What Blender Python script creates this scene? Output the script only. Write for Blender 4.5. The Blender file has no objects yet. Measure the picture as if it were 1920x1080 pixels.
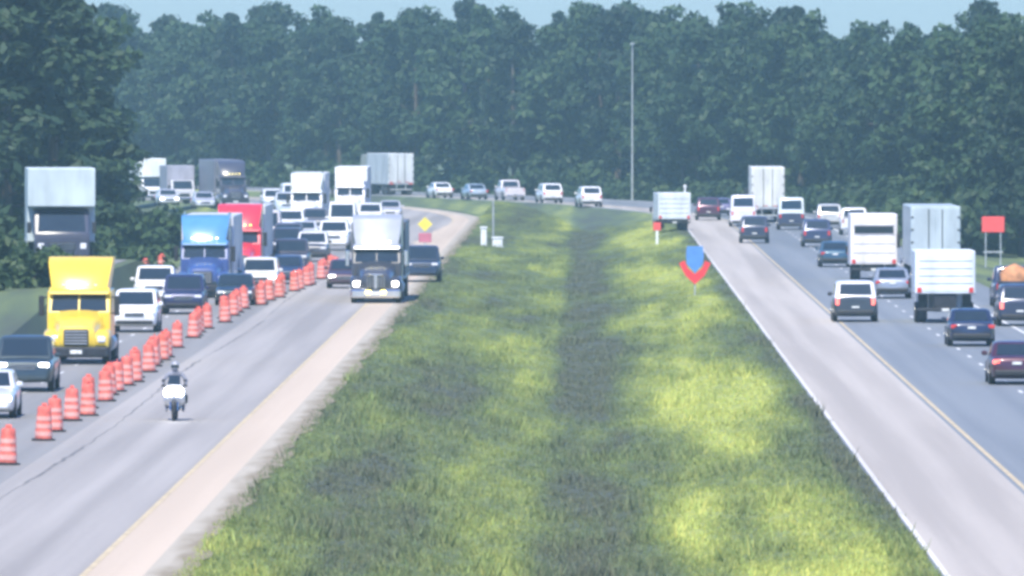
import bpy, bmesh, math, random
import numpy as np
from mathutils import Vector, Matrix
R_ = math.radians
SC = bpy.context.scene
COL = SC.collection

# ------------------------------------------------------------------ camera, sky, sun, exposure
FPX = 20000.0                      # focal length in pixels of a 1920 wide picture
CAMH = 10.0
cam_d = bpy.data.cameras.new('camera')
cam_d.sensor_width = 36.0
cam_d.lens = FPX / 1920 * 36.0
cam_d.clip_start = 1.0
cam_d.clip_end = 6000
cam = bpy.data.objects.new('camera', cam_d)
COL.objects.link(cam)
cam.location = (0, 0, CAMH)
cam.rotation_euler = Vector((-140 / FPX, 1, -365 / FPX)).to_track_quat('-Z', 'Y').to_euler()
SC.camera = cam

SUN_EL, SUN_AZ = R_(56), R_(-12)   # azimuth: direction the light travels, from +Y towards +X
travel = Vector((math.sin(SUN_AZ) * math.cos(SUN_EL) * -1, math.cos(SUN_AZ) * math.cos(SUN_EL), -math.sin(SUN_EL)))
SKY_TINT = (0.52, 0.82, 1.5, 1)   # clear, humid blue; the same over the whole dome
world = bpy.data.worlds.new('World'); SC.world = world; world.use_nodes = True
nt = world.node_tree
for n in list(nt.nodes): nt.nodes.remove(n)
wo = nt.nodes.new('ShaderNodeOutputWorld'); bg = nt.nodes.new('ShaderNodeBackground'); sk = nt.nodes.new('ShaderNodeTexSky')
sk.sky_type = 'NISHITA'; sk.sun_disc = False
sk.sun_elevation = SUN_EL
to_sun = -travel
sk.sun_rotation = math.atan2(to_sun.x, to_sun.y)
sk.altitude = 0; sk.air_density = 1.4; sk.dust_density = 0.2; sk.ozone_density = 4.0
bg.inputs['Strength'].default_value = 0.10
tn = nt.nodes.new('ShaderNodeMix'); tn.data_type = 'RGBA'; tn.blend_type = 'MULTIPLY'; tn.inputs[0].default_value = 1.0
tn.inputs[7].default_value = SKY_TINT
nt.links.new(sk.outputs[0], tn.inputs[6]); nt.links.new(tn.outputs[2], bg.inputs[0]); nt.links.new(bg.outputs[0], wo.inputs[0])
sun_d = bpy.data.lights.new('sun', 'SUN'); sun_d.energy = 5.0; sun_d.angle = R_(0.5); sun_d.color = (1.0, 0.93, 0.78)
sun = bpy.data.objects.new('sun', sun_d); COL.objects.link(sun)
sun.location = (-40, -60, 120); sun.rotation_euler = travel.to_track_quat('-Z', 'Y').to_euler()
SC.view_settings.view_transform = 'Standard'; SC.view_settings.look = 'None'
SC.view_settings.exposure = 0.6; SC.view_settings.gamma = 1.0; SC.view_settings.use_curve_mapping = False
SC.render.engine = 'CYCLES'
SC.cycles.use_denoising = True
SC.cycles.max_bounces = 6; SC.cycles.diffuse_bounces = 2; SC.cycles.glossy_bounces = 2
SC.cycles.transmission_bounces = 3; SC.cycles.volume_bounces = 0; SC.cycles.transparent_max_bounces = 6
SC.cycles.sample_clamp_indirect = 4.0
SC.cycles.pixel_filter_type = 'BLACKMAN_HARRIS'
SC.cycles.filter_width = 3.4       # soft long-zoom optics of the traffic camera
HAZE_DENSITY = 0.00032

# ------------------------------------------------------------------ materials
def mat(name, rgb, rough=0.6, metal=0.0, var=0.12, scale=2.0, coat=0.0, emit=0.0, emit_rgb=None, stretch=None, rgb2=None, bump=0.0, detail=4.0):
    m = bpy.data.materials.new(name); m.use_nodes = True
    t = m.node_tree; b = t.nodes['Principled BSDF']
    b.inputs['Roughness'].default_value = rough; b.inputs['Metallic'].default_value = metal
    b.inputs['Coat Weight'].default_value = coat; b.inputs['Coat Roughness'].default_value = 0.08
    tc = t.nodes.new('ShaderNodeTexCoord'); mp = t.nodes.new('ShaderNodeMapping')
    if stretch: mp.inputs['Scale'].default_value = stretch
    nz = t.nodes.new('ShaderNodeTexNoise'); nz.inputs['Scale'].default_value = scale; nz.inputs['Detail'].default_value = detail
    mx = t.nodes.new('ShaderNodeMix'); mx.data_type = 'RGBA'
    c2 = rgb2 if rgb2 else tuple(c * (1 - 2 * var) for c in rgb)
    c1 = rgb if rgb2 else tuple(min(1, c * (1 + var)) for c in rgb)
    mx.inputs[6].default_value = (*c1, 1); mx.inputs[7].default_value = (*c2, 1)
    rp = t.nodes.new('ShaderNodeMapRange'); rp.inputs[1].default_value = 0.35; rp.inputs[2].default_value = 0.7
    t.links.new(tc.outputs['Object'], mp.inputs[0]); t.links.new(mp.outputs[0], nz.inputs['Vector'])
    t.links.new(nz.outputs[0], rp.inputs[0]); t.links.new(rp.outputs[0], mx.inputs[0]); t.links.new(mx.outputs[2], b.inputs['Base Color'])
    if emit:
        b.inputs['Emission Color'].default_value = (*(emit_rgb or rgb), 1); b.inputs['Emission Strength'].default_value = emit
    if bump:
        bp = t.nodes.new('ShaderNodeBump'); bp.inputs['Strength'].default_value = bump; bp.inputs['Distance'].default_value = 0.05
        t.links.new(nz.outputs[0], bp.inputs['Height']); t.links.new(bp.outputs[0], b.inputs['Normal'])
    return m

MT = {}
def paint(rgb, metal=0.0):
    k = ('p',) + tuple(rgb) + (metal,)
    if k not in MT:
        MT[k] = mat('car_paint', rgb, 0.32, metal, 0.06, 1.3, coat=0.6)
    return MT[k]
def satin(rgb):
    k = ('s',) + tuple(rgb)
    if k not in MT: MT[k] = mat('panel_paint', rgb, 0.5, 0, 0.11, 1.1, coat=0.1, stretch=(1.2, 1.2, .35))
    return MT[k]
MT['glass'] = mat('window_glass', (0.02, 0.03, 0.04), 0.06, 0, 0.05, 1, coat=0.5)
MT['tyre'] = mat('tyre_rubber', (0.02, 0.02, 0.022), 0.85, 0, 0.2, 8)
MT['rim'] = mat('wheel_alloy', (0.45, 0.46, 0.48), 0.35, 0.8, 0.1, 6)
MT['black'] = mat('black_plastic', (0.022, 0.023, 0.026), 0.6, 0, 0.15, 5)
MT['chrome'] = mat('chrome', (0.8, 0.81, 0.83), 0.15, 1.0, 0.04, 4)
MT['alu'] = mat('aluminium', (0.6, 0.62, 0.64), 0.4, 0.7, 0.08, 3)
MT['lamp'] = mat('headlamp_lens', (0.75, 0.77, 0.8), 0.1, 0, 0.03, 8, coat=0.6)
MT['lamp_on'] = mat('lit_headlamp', (0.95, 0.95, 0.92), 0.15, 0, 0.02, 8, emit=7.0, emit_rgb=(1, 0.97, 0.92))
MT['moto_lamp'] = mat('glaring_headlamp', (.95, .95, .95), .15, 0, .02, 8, emit=22.0, emit_rgb=(.93, .96, 1.0))
MT['amber'] = mat('lit_amber_lamp', (0.95, 0.8, 0.25), 0.2, 0, 0.02, 8, emit=4.0, emit_rgb=(1.0, 0.8, 0.15))
MT['tail'] = mat('tail_lamp', (0.45, 0.03, 0.03), 0.2, 0, 0.1, 8, coat=0.5, emit=0.15, emit_rgb=(1, 0.08, 0.06))
MT['tail_on'] = mat('lit_brake_lamp', (0.7, 0.08, 0.06), 0.2, 0, 0.05, 8, emit=1.6, emit_rgb=(1, 0.2, 0.16))
MT['plate'] = mat('licence_plate', (0.7, 0.72, 0.7), 0.5, 0, 0.15, 14)
MT['dark_metal'] = mat('chassis_metal', (0.03, 0.032, 0.04), 0.6, 0.3, 0.2, 4)
m_red_strip = mat('red_reflector', (.55, .05, .04), .4, 0, .1, 6)
MT['galv'] = mat('galvanised_steel', (0.5, 0.53, 0.53), 0.5, 0.5, 0.12, 3)

# ------------------------------------------------------------------ mesh helpers
class MB:
    def __init__(s): s.v = []; s.f = []
    def add(s, vs, fs):
        o = len(s.v); s.v += [tuple(p) for p in vs]; s.f += [tuple(i + o for i in f) for f in fs]; return s
    def box(s, x0, x1, y0, y1, z0, z1, c=0.02):
        c = min(c, (x1 - x0) * .45, (y1 - y0) * .45, (z1 - z0) * .45)
        lo = (x0, y0, z0); hi = (x1, y1, z1); idx = {}; vs = []
        for sx in (0, 1):
            for sy in (0, 1):
                for sz in (0, 1):
                    sg = (sx, sy, sz)
                    for k in range(3):
                        p = []
                        for a in range(3):
                            e = hi[a] if sg[a] else lo[a]
                            if a != k: e += -c if sg[a] else c
                            p.append(e)
                        idx[(sg, k)] = len(vs); vs.append(p)
        fs = []
        for k in range(3):
            a, b = [i for i in range(3) if i != k]
            for sgk in (0, 1):
                q = []
                for (u, w) in ((0, 0), (1, 0), (1, 1), (0, 1)):
                    sg = [0, 0, 0]; sg[k] = sgk; sg[a] = u; sg[b] = w; q.append(idx[(tuple(sg), k)])
                fs.append(q)
            # edges parallel to axis k, between faces a and b
            for u in (0, 1):
                for w in (0, 1):
                    q = []
                    s0 = [0, 0, 0]; s0[a] = u; s0[b] = w; s1 = list(s0); s1[k] = 1
                    fs.append([idx[(tuple(s0), a)], idx[(tuple(s0), b)], idx[(tuple(s1), b)], idx[(tuple(s1), a)]])
        for sx in (0, 1):
            for sy in (0, 1):
                for sz in (0, 1):
                    fs.append([idx[((sx, sy, sz), k)] for k in range(3)])
        return s.add(vs, fs)
    def loft(s, rings, cap=True):
        n = len(rings[0]); vs = [p for r in rings for p in r]; fs = []
        for i in range(len(rings) - 1):
            for j in range(n):
                fs.append((i * n + j, i * n + (j + 1) % n, (i + 1) * n + (j + 1) % n, (i + 1) * n + j))
        if cap:
            fs.append(tuple(range(n))); fs.append(tuple((len(rings) - 1) * n + j for j in range(n)))
        return s.add(vs, fs)
    def prism(s, poly, hw, c=0.06, taper=None):
        # side outline (y,z) extruded across x with a chamfer; taper(z) scales the half width
        cy = sum(p[0] for p in poly) / len(poly); cz = sum(p[1] for p in poly) / len(poly)
        def ring(x, ins):
            r = []
            for (y, z) in poly:
                d = math.hypot(y - cy, z - cz) or 1; k = 1 - ins / d
                xx = x * (taper(z) if taper else 1)
                r.append((xx, cy + (y - cy) * k, cz + (z - cz) * k))
            return r
        return s.loft([ring(-hw, c), ring(-hw + c, 0), ring(hw - c, 0), ring(hw, c)])
    def cyl(s, a, b, r0, r1=None, n=12, cap=True):
        a = Vector(a); b = Vector(b); r1 = r0 if r1 is None else r1
        d = (b - a).normalized(); u = d.orthogonal().normalized(); w = d.cross(u)
        def ring(p, r): return [tuple(p + u * (r * math.cos(2 * math.pi * k / n)) + w * (r * math.sin(2 * math.pi * k / n))) for k in range(n)]
        return s.loft([ring(a, r0), ring(b, r1)], cap)
    def lathe(s, prof, axis='x', c=(0, 0, 0), n=16):
        # prof: list of (offset along the axis, radius)
        rings = []
        for (o, r) in prof:
            rg = []
            for k in range(n):
                a = 2 * math.pi * k / n; p, q = r * math.cos(a), r * math.sin(a)
                if axis == 'x': rg.append((c[0] + o, c[1] + p, c[2] + q))
                elif axis == 'y': rg.append((c[0] + p, c[1] + o, c[2] + q))
                else: rg.append((c[0] + p, c[1] + q, c[2] + o))
            rings.append(rg)
        return s.loft(rings)
    def slab(s, q, t=0.012):
        # quad with thickness, q in order; thickened both ways along its normal
        q = [Vector(p) for p in q]; n = (q[1] - q[0]).cross(q[3] - q[0]).normalized() * t
        vs = [p + n for p in q] + [p - n for p in q]
        return s.add(vs, [(0, 1, 2, 3), (7, 6, 5, 4), (0, 4, 5, 1), (1, 5, 6, 2), (2, 6, 7, 3), (3, 7, 4, 0)])
    def build(s, name, m, parent=None, smooth=35, loc=None):
        me = bpy.data.meshes.new(name); me.from_pydata(s.v, [], s.f)
        bm = bmesh.new(); bm.from_mesh(me); bmesh.ops.recalc_face_normals(bm, faces=bm.faces); bm.to_mesh(me); bm.free()
        if smooth:
            me.polygons.foreach_set('use_smooth', [True] * len(me.polygons)); me.set_sharp_from_angle(angle=R_(smooth))
        o = bpy.data.objects.new(name, me); COL.objects.link(o)
        if m: me.materials.append(m)
        if parent: o.parent = parent
        if loc: o.location = loc
        return o

def tag(o, label=None, cat=None, group=None, kind=None):
    if label: o['label'] = label
    if cat: o['category'] = cat
    if group: o['group'] = group
    if kind: o['kind'] = kind
    return o
def empty(name, loc=(0, 0, 0), rz=0.0):
    o = bpy.data.objects.new(name, None); o.empty_display_size = 0.3; COL.objects.link(o); o.location = loc; o.rotation_euler = (0, 0, rz); return o
def copy_tree(o, parent=None):
    c = o.copy(); COL.objects.link(c)
    if parent: c.parent = parent
    for ch in o.children: copy_tree(ch, c)
    return c

# ------------------------------------------------------------------ the highway: straight, then a left-hand bend
RAD, YB = 850.0, 830.0
TH_END = R_(70)
def P(u, t, z=0.0):
    if t <= YB: return (u, t, z)
    th = (t - YB) / RAD
    if th <= TH_END: return (-RAD + (RAD + u) * math.cos(th), YB + (RAD + u) * math.sin(th), z)
    ex = (th - TH_END) * RAD; c, sn = math.cos(TH_END), math.sin(TH_END)
    return (-RAD + (RAD + u) * c - sn * ex, YB + (RAD + u) * sn + c * ex, z)
TS = [-66 + 16 * k for k in range(56)] + [YB + RAD * R_(a) for a in np.arange(0, 70.5, .75)] + [YB + RAD * TH_END + 60 * k for k in range(1, 8)]
def G(x, y):                        # picture point on level ground -> world
    s = (y - 175) / CAMH
    return (x - 1100) / s, FPX / s

def ribbon(name, us, zs, m, ts=None, kind='structure', jitter=None, smooth=0):
    ts = ts or TS; vs = []; fs = []; n = len(us)
    for t in ts:
        for k, u in enumerate(us):
            du = jitter(k, t) if jitter else 0.0
            z = zs[k] if not callable(zs) else zs(u, t)
            vs.append(P(u + du, t, z))
    for i in range(len(ts) - 1):
        for j in range(n - 1):
            fs.append((i * n + j, i * n + j + 1, (i + 1) * n + j + 1, (i + 1) * n + j))
    me = bpy.data.meshes.new(name); me.from_pydata(vs, [], fs)
    if smooth: me.polygons.foreach_set('use_smooth', [True] * len(fs))
    o = bpy.data.objects.new(name, me); COL.objects.link(o); me.materials.append(m)
    o['kind'] = kind
    return o

def road_mat(name, rgb, rgb2, wear=0.07):
    m = bpy.data.materials.new(name); m.use_nodes = True; t = m.node_tree; b = t.nodes['Principled BSDF']
    b.inputs['Roughness'].default_value = 0.75
    tc = t.nodes.new('ShaderNodeTexCoord')
    def noise(sx, sy, sc, det=5):
        mp = t.nodes.new('ShaderNodeMapping'); mp.inputs['Scale'].default_value = (sx, sy, 1)
        nz = t.nodes.new('ShaderNodeTexNoise'); nz.inputs['Scale'].default_value = sc; nz.inputs['Detail'].default_value = det
        t.links.new(tc.outputs['Object'], mp.inputs[0]); t.links.new(mp.outputs[0], nz.inputs['Vector']); return nz
    long_ = noise(1.0, 0.008, 1.1); patch = noise(1, .03, .3, 3); fine = noise(1, 1, 6)
    a = t.nodes.new('ShaderNodeMath'); a.operation = 'ADD'; a2 = t.nodes.new('ShaderNodeMath'); a2.operation = 'ADD'
    t.links.new(long_.outputs[0], a.inputs[0]); t.links.new(patch.outputs[0], a.inputs[1])
    fm = t.nodes.new('ShaderNodeMath'); fm.operation = 'MULTIPLY'; fm.inputs[1].default_value = 0.5; t.links.new(fine.outputs[0], fm.inputs[0])
    t.links.new(a.outputs[0], a2.inputs[0]); t.links.new(fm.outputs[0], a2.inputs[1])
    wx = t.nodes.new('ShaderNodeSeparateXYZ'); t.links.new(tc.outputs['Object'], wx.inputs[0])   # tyre-darkened wheel paths
    wm = t.nodes.new('ShaderNodeMath'); wm.operation = 'MULTIPLY'; wm.inputs[1].default_value = 2 * math.pi / 1.82; t.links.new(wx.outputs[0], wm.inputs[0])
    wc = t.nodes.new('ShaderNodeMath'); wc.operation = 'COSINE'; t.links.new(wm.outputs[0], wc.inputs[0])
    wa = t.nodes.new('ShaderNodeMath'); wa.operation = 'MULTIPLY_ADD'; wa.inputs[1].default_value = wear; t.links.new(wc.outputs[0], wa.inputs[0]); t.links.new(a2.outputs[0], wa.inputs[2]); a2 = wa
    r = t.nodes.new('ShaderNodeMapRange'); r.inputs[1].default_value = 1.05; r.inputs[2].default_value = 1.45
    t.links.new(a2.outputs[0], r.inputs[0])
    mx = t.nodes.new('ShaderNodeMix'); mx.data_type = 'RGBA'; mx.inputs[6].default_value = (*rgb, 1); mx.inputs[7].default_value = (*rgb2, 1)
    t.links.new(r.outputs[0], mx.inputs[0]); t.links.new(mx.outputs[2], b.inputs['Base Color'])
    bp = t.nodes.new('ShaderNodeBump'); bp.inputs['Strength'].default_value = 0.25; bp.inputs['Distance'].default_value = 0.02
    t.links.new(fine.outputs[0], bp.inputs['Height']); t.links.new(bp.outputs[0], b.inputs['Normal'])
    return m

def grass_mat(name, cols, leafy=False):
    # patches of lush, dry and damp growth
    m = bpy.data.materials.new(name); m.use_nodes = True; t = m.node_tree; b = t.nodes['Principled BSDF']
    b.inputs['Roughness'].default_value = 0.8; b.inputs['Specular IOR Level'].default_value = 0.25
    tc = t.nodes.new('ShaderNodeTexCoord')
    def noise(sx, sy, sc, det=4, off=0):
        mp = t.nodes.new('ShaderNodeMapping'); mp.inputs['Scale'].default_value = (sx, sy, 0.2); mp.inputs['Location'].default_value = (off, off, 0)
        nz = t.nodes.new('ShaderNodeTexNoise'); nz.inputs['Scale'].default_value = sc; nz.inputs['Detail'].default_value = det
        t.links.new(tc.outputs['Object'], mp.inputs[0]); t.links.new(mp.outputs[0], nz.inputs['Vector']); return nz
    big = noise(1, .055, .24, 2, 11.3); mid = noise(1, .06, .7, 2, 8.0); fine = noise(1, .5, 4, 4)
    s1 = t.nodes.new('ShaderNodeMath'); s1.operation = 'MULTIPLY_ADD'; s1.inputs[1].default_value = 0.45
    t.links.new(mid.outputs[0], s1.inputs[0]); t.links.new(big.outputs[0], s1.inputs[2])
    s2 = t.nodes.new('ShaderNodeMath'); s2.operation = 'MULTIPLY_ADD'; s2.inputs[1].default_value = 0.22
    t.links.new(fine.outputs[0], s2.inputs[0]); t.links.new(s1.outputs[0], s2.inputs[2])
    # damp growth along the ditch line, lusher towards the right-hand bank
    sx = t.nodes.new('ShaderNodeSeparateXYZ'); t.links.new(tc.outputs['Object'], sx.inputs[0])
    fc = t.nodes.new('ShaderNodeFloatCurve'); cv = fc.mapping.curves[0]
    mr = t.nodes.new('ShaderNodeMapRange'); mr.inputs[1].default_value = -12; mr.inputs[2].default_value = 12
    t.links.new(sx.outputs[0], mr.inputs[0]); t.links.new(mr.outputs[0], fc.inputs[1])
    pts = [(0.0, .48), (.2, .46), (.30, .52), (.42, .55), (.46, .30), (.50, .22), (.535, .32), (.58, .55), (.68, .74), (.76, .66), (.81, .36), (1, .48)]
    cv.points[0].location = pts[0]; cv.points[1].location = pts[-1]
    for p in pts[1:-1]: cv.points.new(*p)
    fc.mapping.update()
    s3 = t.nodes.new('ShaderNodeMath'); s3.operation = 'MULTIPLY_ADD'; s3.inputs[1].default_value = 0.75
    t.links.new(fc.outputs[0], s3.inputs[0]); t.links.new(s2.outputs[0], s3.inputs[2])
    cr = t.nodes.new('ShaderNodeValToRGB'); el = cr.color_ramp.elements
    mr2 = t.nodes.new('ShaderNodeMapRange'); mr2.inputs[1].default_value = 1.02; mr2.inputs[2].default_value = 1.48
    t.links.new(s3.outputs[0], mr2.inputs[0]); t.links.new(mr2.outputs[0], cr.inputs[0])
    el[0].position = 0.0; el[0].color = (*cols[0], 1); el[1].position = 1.0; el[1].color = (*cols[-1], 1)
    for k, c in enumerate(cols[1:-1]):
        e = el.new((k + 1) / (len(cols) - 1)); e.color = (*c, 1)
    last = cr.outputs[0]
    if leafy:
        at = t.nodes.new('ShaderNodeAttribute'); at.attribute_name = 'tint'
        mu = t.nodes.new('ShaderNodeMix'); mu.data_type = 'RGBA'; mu.blend_type = 'MULTIPLY'; mu.inputs[0].default_value = 1.0
        t.links.new(last, mu.inputs[6]); t.links.new(at.outputs['Color'], mu.inputs[7]); last = mu.outputs[2]
    t.links.new(last, b.inputs['Base Color'])
    bp = t.nodes.new('ShaderNodeBump'); bp.inputs['Strength'].default_value = 0.5; bp.inputs['Distance'].default_value = 0.12
    t.links.new(fine.outputs[0], bp.inputs['Height']); t.links.new(bp.outputs[0], b.inputs['Normal'])
    return m

GC = [(0.078, 0.092, 0.064), (0.092, 0.12, 0.062), (0.125, 0.16, 0.064), (0.185, 0.225, 0.072), (0.28, 0.32, 0.095)]
m_grass = grass_mat('grass_ground', GC)
m_blade = grass_mat('grass_blades', GC, True)
m_conc = road_mat('worn_concrete', (0.255, 0.236, 0.216), (0.36, 0.335, 0.308))
m_shoulder_r = road_mat('pale_concrete_shoulder', (0.325, 0.292, 0.255), (0.44, 0.40, 0.352))
m_asph = road_mat('grey_asphalt', (0.155, 0.172, 0.19), (0.205, 0.222, 0.238))
m_asph_l = road_mat('grey_asphalt_queue_lanes', (0.20, 0.193, 0.183), (0.265, 0.256, 0.243))
m_tan = road_mat('tan_shoulder', (0.47, 0.385, 0.29), (0.54, 0.445, 0.34))
m_gravel = mat('gravel_edge', (0.40, 0.36, 0.29), 0.9, 0, 0.3, 1.6, rgb2=(0.24, 0.20, 0.135), bump=0.6, detail=8)
_t = m_gravel.node_tree; _sx = _t.nodes.new('ShaderNodeSeparateXYZ'); _mr = _t.nodes.new('ShaderNodeMapRange'); _mr.inputs[1].default_value = -9.2; _mr.inputs[2].default_value = -8.2; _mr.inputs[3].default_value = -.25; _mr.inputs[4].default_value = .5
_ad = _t.nodes.new('ShaderNodeMath'); _nz = [q for q in _t.nodes if q.type == 'TEX_NOISE'][0]; _rp = [q for q in _t.nodes if q.type == 'MAP_RANGE' and q is not _mr][0]; _mp = [q for q in _t.nodes if q.type == 'MAPPING'][0]; _mp.inputs['Scale'].default_value = (1, .12, 1)
_tc = [q for q in _t.nodes if q.type == 'TEX_COORD'][0]
_t.links.new(_tc.outputs['Object'], _sx.inputs[0]); _t.links.new(_sx.outputs[0], _mr.inputs[0]); _t.links.new(_nz.outputs[0], _ad.inputs[0]); _t.links.new(_mr.outputs[0], _ad.inputs[1]); _t.links.new(_ad.outputs[0], _rp.inputs[0])
m_white = mat('white_road_paint', (0.7, 0.7, 0.68), 0.6, 0, 0.15, 1.5)
m_yellow = mat('yellow_road_paint', (0.52, 0.42, 0.25), 0.6, 0, 0.12, 1.5)
m_joint = mat('tar_joint', (0.19, 0.18, 0.17), 0.8, 0, 0.3, 2)

rnd = random.Random(7)
def hsh(a, b): return (math.sin(a * 12.9898 + b * 78.233) * 43758.5453) % 1.0

gp = MB().add([(-2500, -300, -1.3), (2500, -300, -1.3), (2500, 1900, -1.3), (-2500, 1900, -1.3)], [(0, 1, 2, 3)])
tag(gp.build('ground', m_grass, smooth=0), kind='structure')
def ditch(u, t):
    c = -0.35 + 0.35 * math.sin(t * .021)
    if u < -7.6 or u > 7.4: return -0.035
    d = abs(u - c); z = -0.95 * max(0.0, 1 - (d / 7.0) ** 1.25) - 0.05
    return z + 0.07 * math.sin(u * 1.7 + t * .23) * math.sin(t * .31 + u * .6) + 0.03 * (hsh(u, t) - .5)
us_med = [-9.3, -8.4, -7.8] + [-7.4 + 14.6 * k / 30 for k in range(31)] + [7.45]
TSF = [190 + 3.0 * k for k in range(90)] + [460 + 8 * k for k in range(48)]
TSF = [-66, 0, 60, 120, 160] + TSF + [t for t in TS if t > TSF[-1] + 1]
ribbon('median_grass', us_med, ditch, m_grass, TSF, smooth=1)
ribbon('verge_left', [-34, -29.5, -26, -23.4], [-1.34, -1.15, -0.5, -0.02], m_grass, smooth=1)
ribbon('verge_right', [20.6, 23, 27, 33], [-0.02, -0.35, -1.0, -1.34], m_grass, smooth=1)
ribbon('road_left', [-23.5, -15.0], [0.0, 0.0], m_asph_l)
ribbon('road_left_lane', [-15.0, -10.4], [0.0, 0.0], m_conc)
ribbon('road_left_shoulder', [-10.4, -9.2], [0.0, 0.0], m_tan)
TSJ = [180 + 2.0 * k for k in range(330)] + [t for t in TS if t > 842]
ribbon('road_left_gravel_edge', [-9.2, -8.2], [0.0, -0.004], m_gravel, TSJ, jitter=lambda k, t: 0.0 if k == 0 else 0.28 * (hsh(round(t, 2), 3.3) - .5) + .1 * math.sin(t * .2) - .08)
ribbon('road_right_shoulder', [7.5, 10.9], [0.0, 0.0], m_shoulder_r)
ribbon('road_right', [10.9, 20.7], [0.0, 0.0], m_asph)
_ts = [t for t in TSJ if 560 < t < 842]
ribbon('dirt_patch', [-11.6, -9.6], [0.006, 0.006], m_tan, _ts, jitter=lambda k, t: 0.0 if k else (0.5 * (hsh(round(t, 2), 5.) - .5) + 1.7 * abs((t - 701) / 141) ** 2))
def mk_kerb(u0, u1):
    ribbon('kerb', [u0, u0, u1, u1], [-0.2, 0.05, 0.05, -0.05], road_mat('kerb_concrete', (0.5, 0.48, 0.46), (0.62, 0.6, 0.57)))
mk_kerb(7.38, 7.5)
ribbon('yellow_edge_line', [-10.52, -10.38], [0.004, 0.004], m_yellow)
ribbon('yellow_edge_line', [11.02, 11.16], [0.004, 0.004], m_yellow)
ribbon('white_edge_line', [18.2, 18.34], [0.004, 0.004], m_white)
ribbon('white_edge_line', [-22.5, -22.36], [0.004, 0.004], m_white)
ribbon('road_joint', [-14.42, -14.3], [0.004, 0.004], m_joint, TSJ, jitter=lambda k, t: 0.16 * math.sin(t * .045) + 0.10 * (hsh(round(t, 2), 1.1) - .5) - (0.06 * hsh(round(t / 14), 9.) * (1 if k else -1)))
def dashes(u):
    mb = MB()
    t = 200.0
    while t < 1300:
        a, b, c, d = P(u - .06, t, .004), P(u + .06, t, .004), P(u + .06, t + 3, .004), P(u - .06, t + 3, .004)
        mb.add([a, b, c, d], [(0, 1, 2, 3)]); t += 12.0
    tag(mb.build('lane_marking', m_white, smooth=0), kind='structure')
dashes(14.55); dashes(-18.8)

# ramp bank at the left, on which the pale box truck stands
bank = MB(); rings = []
for (y, h, wd) in ((352, -1.2, .3), (400, .3, .7), (450, 1.45, 1), (490, 1.7, 1), (530, 1.7, 1), (552, 1.0, 1), (566, -.4, .8), (580, -1.3, .3)):
    rings.append([(-21.1 - (1 - wd) * 2, y, -1.5), (-22.35, y, min(h, .1 + h)), (-22.6, y, h + .05), (-26.3, y, h + .05), (-27.6, y, h - .4), (-32, y, -1.5)])
bank.loft(rings)
tag(bank.build('embankment', m_grass, smooth=40), kind='structure')
MB().add([(-22.75, 489, 1.76), (-26.1, 489, 1.76), (-26.1, 492, 1.765), (-26.1, 528, 1.765), (-22.75, 528, 1.765), (-22.75, 492, 1.765)], [(0, 1, 2, 5), (5, 2, 3, 4)]).build('ramp_road', m_asph_l, smooth=0)['kind'] = 'structure'

# ------------------------------------------------------------------ grass tufts (uncountable)
def grass_tufts(name, n, region, hmin, hmax, label, seed, cl=None):
    rg = np.random.default_rng(seed)
    V = []; cols = []
    ymin, ymax, xa, xb, zf = region
    y = ymin + (ymax - ymin) * rg.random(n) ** 2.3
    x = xa + (xb - xa) * rg.random(n)
    if cl:                                          # gathered in clumps
        cx = xa + (xb - xa) * rg.random(cl); cy = ymin + (ymax - ymin) * rg.random(cl) ** 1.8; ii = rg.integers(0, cl, n); sp = .25 + .5 * rg.random(cl)
        x = np.clip(cx[ii] + rg.normal(size=n) * sp[ii], xa, xb); y = cy[ii] + rg.normal(size=n) * sp[ii] * 3
    z = np.array([zf(a, b) for a, b in zip(x, y)])
    nb = 3
    allv = np.zeros((n, nb, 3, 3)); tint = np.zeros((n, nb, 3, 4)); 
    sz = hmin + (hmax - hmin) * rg.random(n) ** 2
    clump = 0.85 + 0.3 * rg.random(n)
    for k in range(nb):
        a = rg.random(n) * 2 * np.pi; w = (0.012 + .03 * rg.random(n)); h = sz * (.6 + .6 * rg.random(n))
        lean = (rg.random((n, 2)) - .5) * h[:, None] * 1.1
        ox = (rg.random(n) - .5) * .25; oy = (rg.random(n) - .5) * .25
        bx = x + ox; by = y + oy
        allv[:, k, 0] = np.stack([bx - np.cos(a) * w, by - np.sin(a) * w, z - .03], 1)
        allv[:, k, 1] = np.stack([bx + np.cos(a) * w, by + np.sin(a) * w, z - .03], 1)
        allv[:, k, 2] = np.stack([bx + lean[:, 0], by + lean[:, 1], z + h], 1)
        c = 1.5 * clump * (.9 + .2 * rg.random(n)); warm = 1 + .25 * (rg.random(n) - .3)
        tint[:, k, :, :] = np.stack([c * warm, c, c * .9, np.ones(n)], 1)[:, None, :]
    me = bpy.data.meshes.new(name); nv = n * nb * 3
    me.vertices.add(nv); me.vertices.foreach_set('co', allv.reshape(-1)); me.loops.add(nv); me.polygons.add(n * nb)
    me.loops.foreach_set('vertex_index', np.arange(nv)); me.polygons.foreach_set('loop_start', np.arange(0, nv, 3))
    ca = me.color_attributes.new('tint', 'FLOAT_COLOR', 'POINT'); ca.data.foreach_set('color', tint.reshape(-1))
    me.update(); me.validate()
    o = bpy.data.objects.new(name, me); COL.objects.link(o); me.materials.append(m_blade)
    return tag(o, label, 'grass', kind='stuff')
grass_tufts('grass', 260000, (200, 1000, -8.55, 7.4, ditch), .03, .13, 'rough grass growing across the wide median ditch', 4)

grass_tufts('tall_weeds', 9000, (205, 700, -8.3, 7.2, ditch), .15, .45, 'taller weeds in loose clumps over the median grass', 9, 170)
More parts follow.
